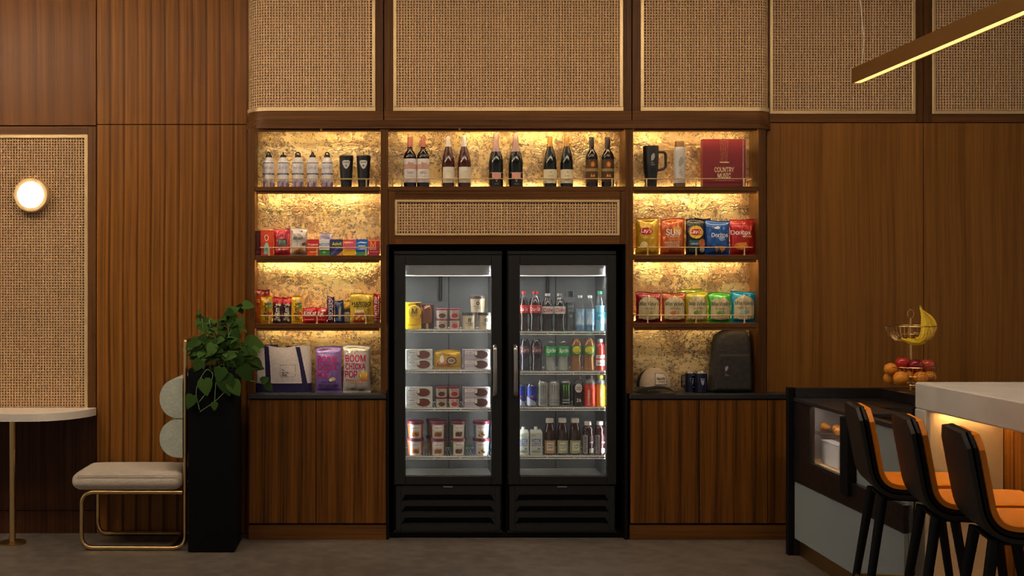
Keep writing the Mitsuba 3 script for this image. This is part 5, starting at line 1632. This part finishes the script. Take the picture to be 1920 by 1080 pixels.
pw, ph = .082, h * .46
pc, pz_ = .026, h * .57
prn(k, capsurf, [(rect(pc - pw / 2, pz_ - ph / 2, pc + pw / 2, pz_ + ph / 2), C("#1b1a1d")), (rect(pc - pw / 2 + .003, pz_ - ph / 2 + .003, pc + pw / 2 - .003, pz_ + ph / 2 - .003), C("#bcae98")), (tx("Nashville", ph * .26, pw * .78, pc, pz_ + ph * .04, shear=.3), C("#23223a")), (rect(pc - pw * .3, pz_ - ph * .24, pc + pw * .3, pz_ - ph * .20), C("#4a4658"))], .006, "vc_matte", "patch", "square logo patch")

for u0, u1, yy, lab in ((1286.5, 1308, .135, "navy enamel mug with pale rim, left one, half behind the other"), (1305.5, 1328.5, .08, "navy enamel mug with pale rim, right one, beside the backpack")):
    x, w, h = spot(u0, u1, 698, yy - .03, z)
    k = thing("camp_mug", lab, "mug", "navy mugs")
    r = w / 2
    pr = [(0, .0005), (r * .9, .0005), (r * .96, .004), (r * .97, h * .9), (r, h * .93), (r, h * .99), (r * .95, h), (r * .92, h * .97), (r * .90, .01), (0, .01)]
    part(k, "body", lathe(pr, x, yy, z, 28), "vc_gloss", C("#11152c"), smooth=35)
    part(k, "rim", lathe([(r * 1.003, h * .93), (r * 1.012, h * .935), (r * 1.012, h * .985), (r * .97, h * 1.006), (r * .93, h * .985)], x, yy, z, 28), "vc_metal", C("#c9c2b4"), smooth=35)
    part(k, "handle", tube(rounded([(x - r * .93, yy + .01, z + h * .82), (x - r * 1.5, yy + .01, z + h * .82), (x - r * 1.5, yy + .01, z + h * .25), (x - r * .93, yy + .01, z + h * .25)], .015, 5), .004, 8), "vc_gloss", C("#11152c"))
    prn(k, cyl(x, yy, z, pr[:6]), [(Polygon([(-.012, h * .62), (.012, h * .62), (.008, h * .45), (0, h * .34), (-.008, h * .45)]), C("#7d8198")), (rect(-.014, h * .66, .014, h * .70), C("#8b8fa5"))], .006, name="badge")

x, w, h = spot(1334, 1413.5, 616.7, .05, z)
k = thing("backpack", "charcoal backpack standing at the right end of the worktop", "backpack")
sx_ = w / 79.5
out = [(1334, 733), (1336, 722), (1339, 700), (1341, 680), (1343, 660), (1344, 643), (1348, 630), (1360, 622), (1374, 617.5), (1392, 617), (1402, 620), (1408, 632), (1411, 650), (1413, 690), (1413.5, 720), (1412, 733)]
pg = Polygon([(X(a, .05), Z(b, .05) if b < 733 else z + .001) for a, b in out])
pg = pg.buffer(-.01).buffer(.01, resolution=4)


def puff(poly, y0, y1, rnd, steps=7):
    """A padded slab with rounded front edges from an outline in (x, z)."""
    ms = []
    t = np.linspace(0, PI / 2, steps)
    rings = [(rnd * (1 - math.cos(q_ ) ), 0) for q_ in t]
    polys = []
    for q_ in t:
        polys.append((poly.buffer(-rnd * (1 - math.cos(q_))) if q_ > 0 else poly, y0 + rnd * (1 - math.sin(q_))))
    L = 140
    V, F = [], []
    for p_, yy in [(poly, y1)] + polys:
        ext = p_.exterior
        pts = np.array([ext.interpolate(s_, normalized=True).coords[0] for s_ in np.linspace(0, 1, L, endpoint=False)])
        if V:
            prev = V[-1][:, [0, 2]]
            sft = min(range(-12, 13), key=lambda s_: ((np.roll(pts, s_, 0) - prev) ** 2).sum())
            pts = np.roll(pts, sft, 0)
        V.append(np.column_stack([pts[:, 0], np.full(L, yy), pts[:, 1]]))
    for i in range(len(V) - 1):
        for j in range(L):
            a_, b_ = i * L + j, i * L + (j + 1) % L
            F += [[a_, b_, b_ + L], [a_, b_ + L, a_ + L]]
    allV = np.vstack(V)
    c = len(allV)
    last = (len(V) - 1) * L
    cen = allV[last:].mean(0)
    cen[1] -= rnd * .25
    allV = np.vstack([allV, cen])
    F += [[last + j, last + (j + 1) % L, c] for j in range(L)]
    return trimesh.Trimesh(allV, np.array(F), process=False)


part(k, "main_body", puff(pg, .055, .165, .035), "nylon_charcoal", smooth=50)
sub = shapely.intersection(pg.buffer(-.016), rect(X(1330, .05), Z(732, .05), X(1420, .05), Z(664, .05))).buffer(-.008).buffer(.008)
part(k, "front_pocket", puff(sub, .038, .09, .016), "nylon_charcoal", smooth=50)
zp = Z(655, .05)
part(k, "zipper", tube(np.array([(X(1347, .05), .056, zp - .012), (X(1375, .05), .0535, zp), (X(1404, .05), .056, zp - .004)]), .0022, 6), "vc_satin", C("#15130f"))
part(k, "zipper", tube(rounded([(X(1408, .05), .066, Z(640, .05)), (X(1409.5, .05), .066, Z(680, .05)), (X(1409, .05), .068, Z(725, .05))], .02, 4), .0022, 6), "vc_satin", C("#15130f"))
part(k, "top_handle", tube(rounded([(X(1372, .1), .11, Z(619, .1)), (X(1374, .1), .11, Z(613, .1)), (X(1390, .1), .11, Z(613, .1)), (X(1393, .1), .11, Z(618, .1))], .008, 4), .004, 8), "vc_satin", C("#1a1817"))
lx_, lz_ = X(1362.5, .037), Z(700, .037)
prn(k, flat(lx_, .0365, lz_), [(Polygon([(-.012, .030), (-.004, .045), (.010, .045), (.013, .032), (.006, .022), (-.004, .016), (-.014, .008), (-.008, .02)]), C("#8d8986")), (tx("The", .006, .014, -.004, -.002), C("#7d7976")), (tx("Studio", .007, .028, 0, -.012), C("#7d7976"))], name="logo")

# ------------------------------------------------------------------ goods in the refrigerators
FZ = [Z(p, .10) + .0005 for p in FL_SH]
RZ = [Z(p, .10) + .0005 for p in FR_SH]


def cup(name, u0, u1, v, z, y, lid, body, lay, label, group, h=None, taper=.84, cat_="tub", lidc=None):
    x, w, hh = spot(u0, u1, v, y - .03, z)
    h = h or hh
    k = thing(name, label, cat_, group)
    r = w / 2
    pr = [(0, 0), (r * taper, 0), (r * (taper + .01), .003), (r * .95, h * .86), (0, h * .86)]
    part(k, "carton", lathe(pr, x, y, z, 26), "vc_satin", C(body), smooth=35)
    part(k, "lid", lathe([(0, h * .861), (r * .96, h * .83), (r, h * .835), (r, h * .97), (r * .96, h), (0, h - .002)], x, y, z, 26), "vc_satin", C(lid), smooth=35)
    if lay:
        prn(k, cyl(x, y, z, pr), [(s, C(c)) for s, c in lay(r, h)], .006)
    return k, h


# top shelf: display carton with bars, small cups, beige pints
z, y = FZ[0], .15
x, w, h = spot(760.5, 790, 567, .12, z)
k = thing("ice_cream_carton", "yellow display carton with a large round M seal", "box")
carton(k, x, y, z, w, h, .06, C("#d9a50c"), [(Polygon([(w * .1, h * .98), (w * .49, h * .98), (w * .49, h * .4)]), C("#5a2e14")), (rect(-w * .42, h * .14, w * .2, h * .17), C("#a8780a"))])
sl = disc_y([(0, 0), (.043, 0), (.043, .004), (.041, .006), (0, .006)], x + .006, y - .031, z + h * .64, 32)
part(k, "seal", sl, "vc_satin", C("#e2b81c"))
prn(k, flat(x + .006, y - .0372, z + h * .64), [(tx("M", .036, .036, 0, .006), C("#3a1e0c")), (rect(-.024, -.022, .024, -.019), C("#8a5a10")), (ell(0, .033, .004, .002), C("#8a5a10"))], name="seal_print")
for (u0, u1, v, yy, lab) in ((792.5, 810, 572, .145, "chocolate ice cream bar on its stick, right of the yellow carton"), (783, 794, 575, .175, "caramel brown ice cream bar partly behind the yellow carton")):
    x, w, h = spot(u0, u1, v, yy - .02, z)
    k = thing("ice_cream_bar", lab, "ice cream bar")
    out = Polygon([(-w * .42, h * .24), (-w * .5, h * .4), (-w * .48, h * .78), (-w * .34, h * .94), (0, h), (w * .34, h * .94), (w * .48, h * .78), (w * .5, h * .4), (w * .42, h * .24)])
    out = shapely.affinity.translate(out, x, z)
    part(k, "coating", puff(out, yy - .015, yy + .012, .010), "vc_gloss", C("#6a3a1c" if u0 > 790 else "#8a4a1c"), smooth=50)
    part(k, "stick", bx(x - w * .13, x + w * .13, yy - .004, yy + .003, z, z + h * .26, .001), "vc_matte", C("#c79a6a"), smooth=False)
    if u0 > 790:
        part(k, "drizzle", tube(np.array([(x - w * .3, yy - .016, z + h * .86), (x, yy - .018, z + h * .90), (x + w * .28, yy - .016, z + h * .98)]), .004, 6), "vc_satin", C("#d9b58a"))
bk = thing("ice_cream_carton", "brown carton standing behind the chocolate ice cream bar", "box")
x, w, h = spot(788, 814, 570, .17, z)
carton(bk, x, .215, z, w, h, .05, C("#3a1f12"), [(rect(-w * .3, h * .5, w * .3, h * .53), C("#6a3c20"))])


def small_lay(dec):
    return lambda r, h: [(rect(-r * 1.3, .002, r * 1.3, h * .80), "#c9bfb2"), (ell(0, h * .30, r * .62, h * .22), dec), (tx("Haagen-Dazs", h * .11, r * 1.3, 0, h * .66), "#5a2a30"), (rect(-r * .6, h * .52, r * .6, h * .56), "#9a8a80"), (rect(r * .95, .002, r * 1.32, h * .8), "#8c6f3a")]


def stack2(us, z, y, h, dec, gl, where):
    for (u0, u1), d, wh in zip(us, dec, gl):
        kz = z
        for row in ("lower", "upper"):
            lid = "#6a1f30"
            cup("small_ice_cream_cup", u0, u1, 0, kz, y, lid, "#b9aca0", small_lay(d), f"small {'brown' if d == '#4a3626' else 'berry red'} printed ice cream cup, {row} one, {where}", "small ice cream cups", h=h)
            kz += h + .0005


hs = (Z(578.5, .12) - FZ[0]) / 2
stack2(((817, 841), (842, 863.5)), FZ[0], .15, hs, ("#4a3626", "#a5303a"), ("left", "right"), "left refrigerator's top shelf")
for (u0, u1, v, kz, lab) in ((866, 894.5, 586, FZ[0], "beige ice cream tub, lower left of the three stacked at the right"), (897, 917.5, 586, FZ[0], "beige ice cream tub, lower right of the three stacked at the right")):
    kk, hp1 = cup("ice_cream_tub", u0, u1 if u1 < 900 else 925.5, v, kz, .155, "#2a241e", "#c2b79e", lambda r, h: [(ell(0, h * .55, .011), "#2a2620"), (ell(0, h * .55, .005), "#c2b79e"), (tx("COOLHAUS", h * .07, r * 1.2, 0, h * .36), "#5a5142"), (rect(-r * .5, h * .22, r * .5, h * .25), "#8a8068"), (rect(r * .8, 0.003, r * 1.3, h * .8), "#a3783c")], lab, "beige ice cream tubs")
cup("ice_cream_tub", 881.5, 910, 551, FZ[0] + hp1 + .0005, .155, "#3a2a20", "#cbbfa8", lambda r, h: [(ell(0, h * .55, .011), "#2a2620"), (ell(0, h * .55, .005), "#c2b79e"), (tx("COOLHAUS", h * .07, r * 1.2, 0, h * .36), "#5a5142"), (rect(-r * .5, h * .22, r * .5, h * .25), "#8a8068"), (rect(r * .8, .003, r * 1.3, h * .8), "#b08a4c")], "beige ice cream tub on top of the other two tubs", "beige ice cream tubs", h=hp1)


# second and third shelf: bar cartons
def bar_carton(u0, u1, z, h, y, bg, dec, lab, grp, tint):
    x, w, _ = spot(u0, u1, 700, y - .04, z)
    k = thing("bar_carton", lab, "box", grp)
    cxp_ = w * .16
    carton(k, x, y, z, w, h, .08, C(bg), [(rect(-w * .44, h * .60, -w * .10, h * .82), C("#efeeee")), (tx("Haagen", h * .13, w * .28, -w * .27, h * .71), C("#5a2038")), (rect(-w * .42, h * .3, -w * .14, h * .34), C("#a5a0a0")), (rect(-w * .49, .002, -w * .46, h * .98), C(tint)),
                                          (ell(cxp_, h * .5, w * .25, h * .40), C(dec)), (ell(cxp_ + w * .02, h * .5, w * .2, h * .3), C(dec) * 1.7)] + [(ell(cxp_ + w * (.04 * j - .14), h * (.4 + .25 * ((j * 5) % 3) / 2), .003), C(dec) * .5) for j in range(8)] + [(ell(cxp_ - w * .19, h * .62, w * .055, h * .22), C("#e6e2da"))])


for (zz, vt, row) in ((FZ[1], 655.5, "second"), (FZ[2], 726.5, "third")):
    hb = (Z(vt, .11) - zz) / 2
    for (u0, u1, bg, dec, tint, nm, grp) in ((760.5, 811, "#c9cfca", "#5a2a1e", "#8aa08c", "white nutty bar carton", "white bar cartons"), (868.5, 919, "#b9b4c0", "#3e241c", "#4a3a66", "lilac dark chocolate bar carton", "lilac bar cartons")):
        for r_ in (0, 1):
            bar_carton(u0, u1, zz + r_ * (hb + .0004), hb, .15, bg, dec, f"{nm}, {('lower', 'upper')[r_]} of two on the left refrigerator's {row} shelf", grp, tint)
hs = (Z(725.5, .12) - FZ[2]) / 2
stack2(((816.5, 840), (841, 863)), FZ[2], .15, hs, ("#4a3626", "#a5303a"), ("left", "right"), "left refrigerator's third shelf")
x, w, h = spot(815, 863.5, 657, .12, FZ[1])
k = thing("ice_cream_sandwich_pack", "yellow ice cream sandwich pack between the white and the lilac cartons", "ice cream pack")
bag(k, x, .145, FZ[1], w, h, .05, C("#d2a81c"), [(s, C(c)) for s, c in [(Polygon([(-w * .4, h * .2), (w * .1, h * .16), (w * .0, h * .34), (-w * .4, h * .36)]), "#b5321e"), (ell(-w * .22, h * .52, w * .09, h * .18), "#e4dfd2"), (ell(w * .15, h * .45, w * .2, h * .22), "#4a2c1a"), (ell(w * .15, h * .45, w * .15, h * .14), "#d9cbb0"), (ell(w * .15, h * .45, w * .11, h * .09), "#7a4a2a"), (Polygon([(-w * .42, h * .78), (-w * .2, h * .86), (w * .1, h * .80), (w * .1, h * .72)]), "#7a5a1a"), (tx("NESTLE", h * .08, w * .3, -w * .2, h * .3), "#efe2d0")]], 71,
    crimp=.10, neck=-.05)

# fourth shelf: pints two high
ptc = (("#b8562a", "#c8742e", "left pair, with orange caramel print", 763, 795), ("#6a3a2c", "#8a5a2c", "second pair from the left, with brown nut print", 804.5, 838), ("#3e5a34", "#3e3024", "third pair, with green and dark chip print", 844.5, 875.5), ("#5a7aa8", "#cbbf9a", "right pair, with blue and vanilla print", 887, 919))
hp2 = (Z(790, .12) - FZ[3]) / 2
for side, dec, nm, u0, u1 in ptc:
    for r_ in (0, 1):
        def lay(r, h, side=side, dec=dec):
            L = [(rect(-r * 1.35, .002, -r * .75, h * .8), side), (rect(r * .75, .002, r * 1.35, h * .8), side), (ell(0, h * .62, r * .62, h * .16), "#e6e2dc"), (tx("Haagen-Dazs", h * .07, r * 1.0, 0, h * .62), "#5a2038")]
            L += [(ell(r * (.18 * (j % 4) - .27), h * (.18 + .11 * (j // 4) + .03 * (j % 2)), r * .17, h * .07), dec if j % 3 else "#7a4a26") for j in range(8)]
            return L
        cup("ice_cream_pint", u0, u1, 0, FZ[3] + r_ * (hp2 + .0004), .16, "#5a1a2c", "#cfc8be", lay, f"ice cream pint, {('lower', 'upper')[r_]} one of the {nm}", "ice cream pints on the fourth shelf", h=hp2, taper=.80)
cup("ice_cream_pint", 799.5, 825, 0, FZ[3] + hp2 + .0004, .265, "#5a1a2c", "#8f7a52", None, "ice cream pint behind the upper one of the second pair", "ice cream pints on the fourth shelf", h=hp2, taper=.80)
cup("ice_cream_pint", 799.5, 825, 0, FZ[3], .265, "#5a1a2c", "#a98a2c", None, "ice cream pint behind the lower one of the second pair", "ice cream pints on the fourth shelf", h=hp2, taper=.80)


# drinks
def drink(name, u0, u1, v, z, y, pr_, parts, lay, label, group=None, cat_="bottle"):
    """pr_: profile of (radius / r, height / h); parts: [(name, from, to, bsdf, colour)] slices of it by height."""
    x, w, h = spot(u0, u1, v, y - .03, z)
    r = w / 2
    k = thing(name, label, cat_, group)
    P = np.array([(b, a) for a, b in pr_], float)
    R = lambda q_: np.interp(q_, P[:, 0], P[:, 1])
    for nm, a, b, bs, col, ex in parts:
        qs = sorted({a, b} | {float(t) for t in P[:, 0] if a < t < b} | set(np.linspace(a, b, 6)))
        prof = [(0, a * h)] + [((R(t) * r + ex), t * h) for t in qs] + [(0, b * h)]
        prof = [(max(p_, 0), q_) for p_, q_ in prof]
        if bs == "pane_glass":
            prof = prof[1:-1]
            part(k, nm, lathe(prof, x, y, z, 22), bs, smooth=40)
        else:
            part(k, nm, lathe(prof, x, y, z, 22), bs, C(col), smooth=40)
    full = [(R(t) * r, t * h) for t in np.linspace(0, 1, 40)]
    if lay:
        prn(k, cyl(x, y, z, full), [(s, C(c)) for s, c in lay(r, h)], .006, name="label")
    return k


PET = [(.86, 0), (.96, .02), (.93, .12), (.84, .28), (.86, .36), (.98, .44), (1.0, .50), (1.0, .62), (.93, .70), (.74, .80), (.46, .88), (.34, .90), (.34, .925), (.44, .928), (.44, 1.0)]
STR = [(.9, 0), (1, .03), (1, .66), (.95, .74), (.70, .83), (.40, .89), (.38, .925), (.46, .93), (.46, 1.0)]
SQ = [(.92, 0), (1, .02), (1, .80), (.92, .84), (.92, .86), (.96, .862), (.96, 1.0)]
CAN = [(.74, 0), (.84, .01), (1, .055), (1, .90), (.86, .955), (.80, .965), (.84, .975), (.84, 1.0)]
TEA = [(.92, 0), (1, .03), (1, .42), (.96, .46), (.97, .50), (.84, .68), (.62, .82), (.58, .87), (.66, .88), (.66, 1.0)]
VIT = [(.92, 0), (1, .03), (1, .62), (.92, .70), (.97, .76), (.80, .84), (.56, .88), (.60, .89), (.60, 1.0)]


def soda(u0, u1, v, z, liquid, cap, lab_c, text, tcol, label, grp, y=.15, b0=.46, b1=.66, liq_top=.84, clear=False, deco=None):
    ps = []
    if liquid:
        ps += [("liquid", 0.004, liq_top, "vc_gloss", liquid, -.0006 if not clear else -.002)]
    ps += [("bottle", liq_top + .0005 if not clear else 0.0, .925, "pane_glass", None, 0.0)]
    ps += [("cap", .926, 1.0, "vc_satin", cap, .0005)]
    lay = lambda r, h: [(rect(-r * 1.45, h * b0, r * 1.45, h * b1), lab_c)] + ([(s, c) for s, c in deco(r, h)] if deco else []) + ([(tx(text, h * (b1 - b0) * .52, r * 1.7, 0, h * (b0 + b1) / 2, shear=.25), tcol)] if text else [])
    return drink("soda_bottle", u0, u1, v, z, y, PET, ps, lay, label, grp)


z = RZ[0]
soda(974, 991.5, 546.5, z, "#160a08", "#b3261e", "#b02020", "Coca-Cola", "#ece4de", "cola bottle with red cap and red label, at the left end of the top shelf", "cola with red labels")
soda(992, 1016, 546.5, z, "#160a08", "#b3261e", "#b02020", "Coca-Cola", "#ece4de", "cola bottle with red cap and red label, second from the left", "cola with red labels")
soda(1016.5, 1039, 550, z, "#120a09", "#a9a6a4", "#b5b3b0", "Coke", "#b02828", "cola bottle with grey cap and silver label, left one of its pair", "diet cola with silver labels")
soda(1039.5, 1062, 550, z, "#120a09", "#a9a6a4", "#b5b3b0", "Coke", "#b02828", "cola bottle with grey cap and silver label, right one of its pair", "diet cola with silver labels")
drink("water_bottle", 1061, 1080, 546, z, .155, SQ, [("bottle", 0, .855, "pane_glass", None, 0), ("water", .01, .72, "vc_gloss", "#2b3338", -.004), ("cap", .86, 1, "vc_satin", "#1b2220", .0005)], lambda r, h: [(tx("LIFE", h * .07, r * 1.1, 0, h * .62), "#9cb0b4"), (tx("WTR", h * .07, r * 1.1, 0, h * .52), "#8aa0a8"), (ell(0, h * .38, r * .3), "#6a7a8a")], "clear square water bottle with a wide dark cap", None)
for u0, u1, nm in ((1080, 1098, "left one of its pair"), (1098.5, 1116.5, "right one of its pair")):
    drink("water_bottle", u0, u1, 554, z, .15, STR, [("bottle", 0, .925, "pane_glass", None, 0), ("water", .01, .30, "vc_gloss", "#4f86b5", -.003), ("cap", .93, 1, "vc_satin", "#cfd4d8", .0005)], lambda r, h: [(rect(-r * 1.4, h * .16, r * 1.4, h * .62), "#7fa9c9"), (Polygon([(-r, h * .2), (-r * .1, h * .5), (r * .5, h * .22), (r * 1.2, h * .2)]), "#b9cfdf"), (tx("FIJI", h * .08, r * 1.0, 0, h * .5), "#e5eef4")], f"water bottle with white cap and pale blue label, {nm}", "water with white caps")
drink("water_bottle", 1117, 1136, 546, z, .15, STR, [("bottle", 0, .925, "pane_glass", None, 0), ("water", .01, .64, "vc_gloss", "#6fb4d0", -.003), ("cap", .93, 1, "vc_satin", "#1d7a52", .0005)], lambda r, h: [(rect(-r * 1.4, h * .28, r * 1.4, h * .48), "#2f9cc0"), (ell(r * .4, h * .25, r * .5, h * .1), "#bfe6f0"), (tx("evian", h * .06, r * 1.0, 0, h * .4), "#eaf6fa")], "blue water bottle with green cap at the right end of the top shelf", None)
z = RZ[1]
soda(974.5, 995, 625, z, "#1a1822", "#2a1416", "#4a2a30", "Zero", "#a88a88", "dark cola bottle with dim red label, leftmost on the second shelf", "dark cola with dim labels")
soda(996, 1018, 625, z, "#120c0c", "#2a1416", "#4a2428", "Zero", "#a58886", "dark cola bottle with dim red label, second on the second shelf", "dark cola with dim labels")
for u0, u1, nm in ((1021, 1045, "left one of its pair"), (1045.5, 1069, "right one of its pair")):
    soda(u0, u1, 625, z, "#8f9a94", "#1f7a3a", "#1f8a3e", "Sprite", "#eef4ee", f"clear lemon soda bottle with green cap and green label, {nm}", "lemon soda with green labels", clear=True, liq_top=.42, b0=.40, b1=.66)
for u0, u1, nm in ((1070, 1093, "left one of its pair"), (1093.5, 1117, "right one of its pair")):
    soda(u0, u1, 624, z, "#7a4c14", "#1c6a34", "#2a5a20", "", "#e6e6b0", f"amber ginger ale bottle with green cap and lime label, {nm}", "ginger ale with lime labels", b0=.42, b1=.66, liq_top=.86, deco=lambda r, h: [(ell(0, h * .55, r * .75, h * .10), "#b5c42a"), (ell(-r * .1, h * .55, r * .35, h * .05), "#d8b81c"), (rect(-r * .5, h * .48, r * .5, h * .50), "#6a8a20")])
drink("juice_bottle", 1118, 1135.5, 636, z, .15, VIT, [("juice", .003, .88, "vc_gloss", "#8a2420", 0), ("cap", .89, 1, "vc_satin", "#9aa0a8", .0005)], lambda r, h: [(rect(-r * 1.3, h * .16, r * 1.3, h * .50), "#c9c4c2"), (rect(-r * 1.3, h * .34, r * 1.3, h * .40), "#b53a30"), (rect(-r * .8, h * .22, r * .8, h * .25), "#6a6462"), (rect(-r * .8, h * .44, r * .8, h * .46), "#8a8482")], "red juice bottle with grey cap and white label")
z = RZ[2]
for u0, u1, nm in ((974, 984.5, "left one, half hidden by the door frame"), (988, 1006, "right one")):
    drink("energy_drink_can", u0 - (6 if u0 < 980 else 0), u1, 720.5, z, .15, CAN, [("can", 0, 1, "vc_metal", "#8a90a0", 0)], lambda r, h: [(rect(-r * 1.4, h * .06, r * 1.4, h * .90), "#1f2f86"), (Polygon([(-r * 1.4, h * .06), (-r * 1.4, h * .5), (r * 1.4, h * .14), (r * 1.4, h * .06)]), "#a9b0c0"), (Polygon([(-r * 1.4, h * .5), (r * 1.4, h * .9), (r * 1.4, h * .5), (0, h * .32)]), "#25379a"), (ell(0, h * .45, r * .4, h * .05), "#c8a02a"), (Polygon([(-r * .5, h * .44), (r * .5, h * .50), (0, h * .38)]), "#b52a24")], f"blue and silver energy drink can, {nm}", "blue energy drink cans", "can")
MON = lambda mk, tc, bg: (lambda r, h: [(rect(-r * 1.4, h * .06, r * 1.4, h * .9), bg)] + [(Polygon([(dx * r - r * .10, h * .84), (dx * r + r * .10, h * .82), (dx * r + r * .02 + r * .05 * dx, h * .34)]), mk) for dx in (-.42, 0, .42)] + [(tx("MONSTER", h * .06, r * 1.3, 0, h * .26), tc), (rect(-r * .7, h * .15, r * .7, h * .18), tc)])
for u0, u1, nm in ((1008, 1028.5, "left one of its pair"), (1029, 1050, "right one of its pair")):
    drink("energy_drink_can", u0, u1, 713.7, z, .15, CAN, [("can", 0, 1, "vc_metal", "#a8a8a6", 0)], MON("#5a5f5c", "#6a6e6c", "#9a9e9a"), f"silver white energy drink can with a grey claw mark, {nm}", "white energy drink cans", "can")
drink("energy_drink_can", 1051, 1072, 713, z, .15, CAN, [("can", 0, 1, "vc_metal", "#8a8a8a", 0)], MON("#5fae2a", "#c8d0c0", "#101210"), "black energy drink can with a green claw mark", None, "can")
drink("protein_shake", 1075.5, 1095, 706, z, .15, VIT, [("bottle", .003, .885, "vc_satin", "#1d1513", 0), ("cap", .89, 1, "vc_satin", "#4a3028", .0005)], lambda r, h: [(ell(0, h * .62, r * .75, h * .15), "#c9c4c0"), (tx("CORE", h * .05, r * 1.0, 0, h * .64), "#2a2422"), (tx("POWER", h * .05, r * 1.0, 0, h * .57), "#2a2422"), (tx("26", h * .12, r * .9, 0, h * .22), "#d8d4d0")], "dark brown shake bottle with a white oval badge")
drink("sports_drink", 1095.5, 1118, 704, z, .15, VIT, [("bottle", .003, .885, "vc_satin", "#b5301c", 0), ("shoulder", .70, .888, "vc_satin", "#5a4a48", .0006), ("cap", .89, 1, "vc_satin", "#2a2426", .0005)], lambda r, h: [(tx("BODYARMOR", r * .36, h * .48, -r * .3, h * .30, rot=90), "#e8dcd4"), (Polygon([(r * .2, h * .1), (r * .9, h * .1), (r * .9, h * .55), (r * .2, h * .45)]), "#d8481e")], "orange red sports drink bottle with rotated lettering", None)
drink("sports_drink", 1118.5, 1136, 704, z, .15, VIT, [("bottle", .003, .885, "vc_satin", "#d8821c", 0), ("shoulder", .70, .888, "vc_satin", "#5a5a58", .0006), ("cap", .89, 1, "vc_satin", "#b9b02a", .0005)], lambda r, h: [(rect(r * .1, h * .03, r * 1.3, h * .66), "#d9c822"), (tx("BODYARMOR", r * .40, h * .5, -r * .1, h * .34, rot=90), "#efe8da")], "orange and yellow sports drink bottle at the right end of its shelf", None)
z = RZ[3]
for u0, u1, nm in ((972, 992, "left one, beside the door frame"), (993.5, 1017.5, "right one, next to the tea bottles")):
    x, w, h = spot(u0, u1, 801, .12, z)
    k = thing("juice_carton", f"white drink carton with blue print, {nm}", "carton", "white coconut water cartons")
    w2 = w * .96
    part(k, "carton", trimesh.convex.convex_hull(np.array([(x + sx_ * w2 / 2, .15 + sy * .03, z + zz) for sx_ in (-1, 1) for sy in (-1, 1) for zz in (.0005, h * .80)] + [(x + sx_ * w2 * .42, .15 + sy * .012, z + h * .90) for sx_ in (-1, 1) for sy in (-1, 1)])), "vc_satin", C("#c3c8c0"), smooth=False)
    part(k, "cap", lathe([(0, h * .88), (.012, h * .88), (.012, h), (0, h)], x, .145, z, 14), "vc_satin", C("#d5d8d0"), smooth=35)
    prn(k, flat(x, .12, z), [(s, C(c)) for s, c in [(tx("VITA", h * .12, w * .7, 0, h * .52, shear=.3), "#2f4f8a"), (tx("COCO", h * .12, w * .7, 0, h * .38, shear=.3), "#2f4f8a"), (ell(0, h * .12, w * .4, h * .05), "#8a9a78"), (ell(-w * .2, h * .7, w * .2, h * .04), "#a9b59a"), (ell(w * .2, h * .22, w * .12, h * .03), "#6a7f9a")]])
for u0, u1, lc, nm in ((1020.5, 1043, "#b08a6a", "left one, with a tan label"), (1044.5, 1067, "#9aa585", "middle one, with a pale green label"), (1068, 1091, "#8f9a78", "right one, with an olive green label")):
    drink("tea_bottle", u0, u1, 785, z, .155, TEA, [("tea", .003, .868, "vc_gloss", "#2a120a", 0), ("cap", .88, 1, "vc_satin", "#cfcac4", .0005)], lambda r, h, lc=lc: [(rect(-r * 1.1, h * .04, r * 1.1, h * .40), lc), (rect(-r * .6, h * .12, r * .6, h * .34), "#d0cbb8"), (tx("PURE", h * .05, r * .9, 0, h * .27), "#5a4a30"), (tx("LEAF", h * .05, r * .9, 0, h * .20), "#5a4a30")], f"dark iced tea bottle with white cap, {nm}", "iced tea bottles")
for u0, u1, nm in ((1093, 1114.5, "left one of its pair"), (1116.5, 1136, "right one, at the door frame")):
    drink("vitamin_drink", u0, u1, 791, z, .15, VIT, [("bottle", .003, .885, "vc_gloss", "#2c1418", 0), ("cap", .89, 1, "vc_satin", "#c9c6c2", .0005)], lambda r, h: [(rect(-r * 1.3, h * .04, -r * .2, h * .60), "#8f8d8c"), (tx("vitaminwater", r * .5, h * .5, -r * .65, h * .32, rot=90), "#1d1a1c"), (rect(r * .1, h * .06, r * 1.1, h * .2), "#a59f9e"), (rect(r * .1, h * .3, r * 1.1, h * .58), "#3a1c24"), (rect(r * .2, h * .36, r * .9, h * .4), "#b0a8a8")], f"dark purple drink bottle with white cap and rotated lettering, {nm}", "vitamin drinks")
scene.pop("type", None)
scene = {"type": "scene", **scene}
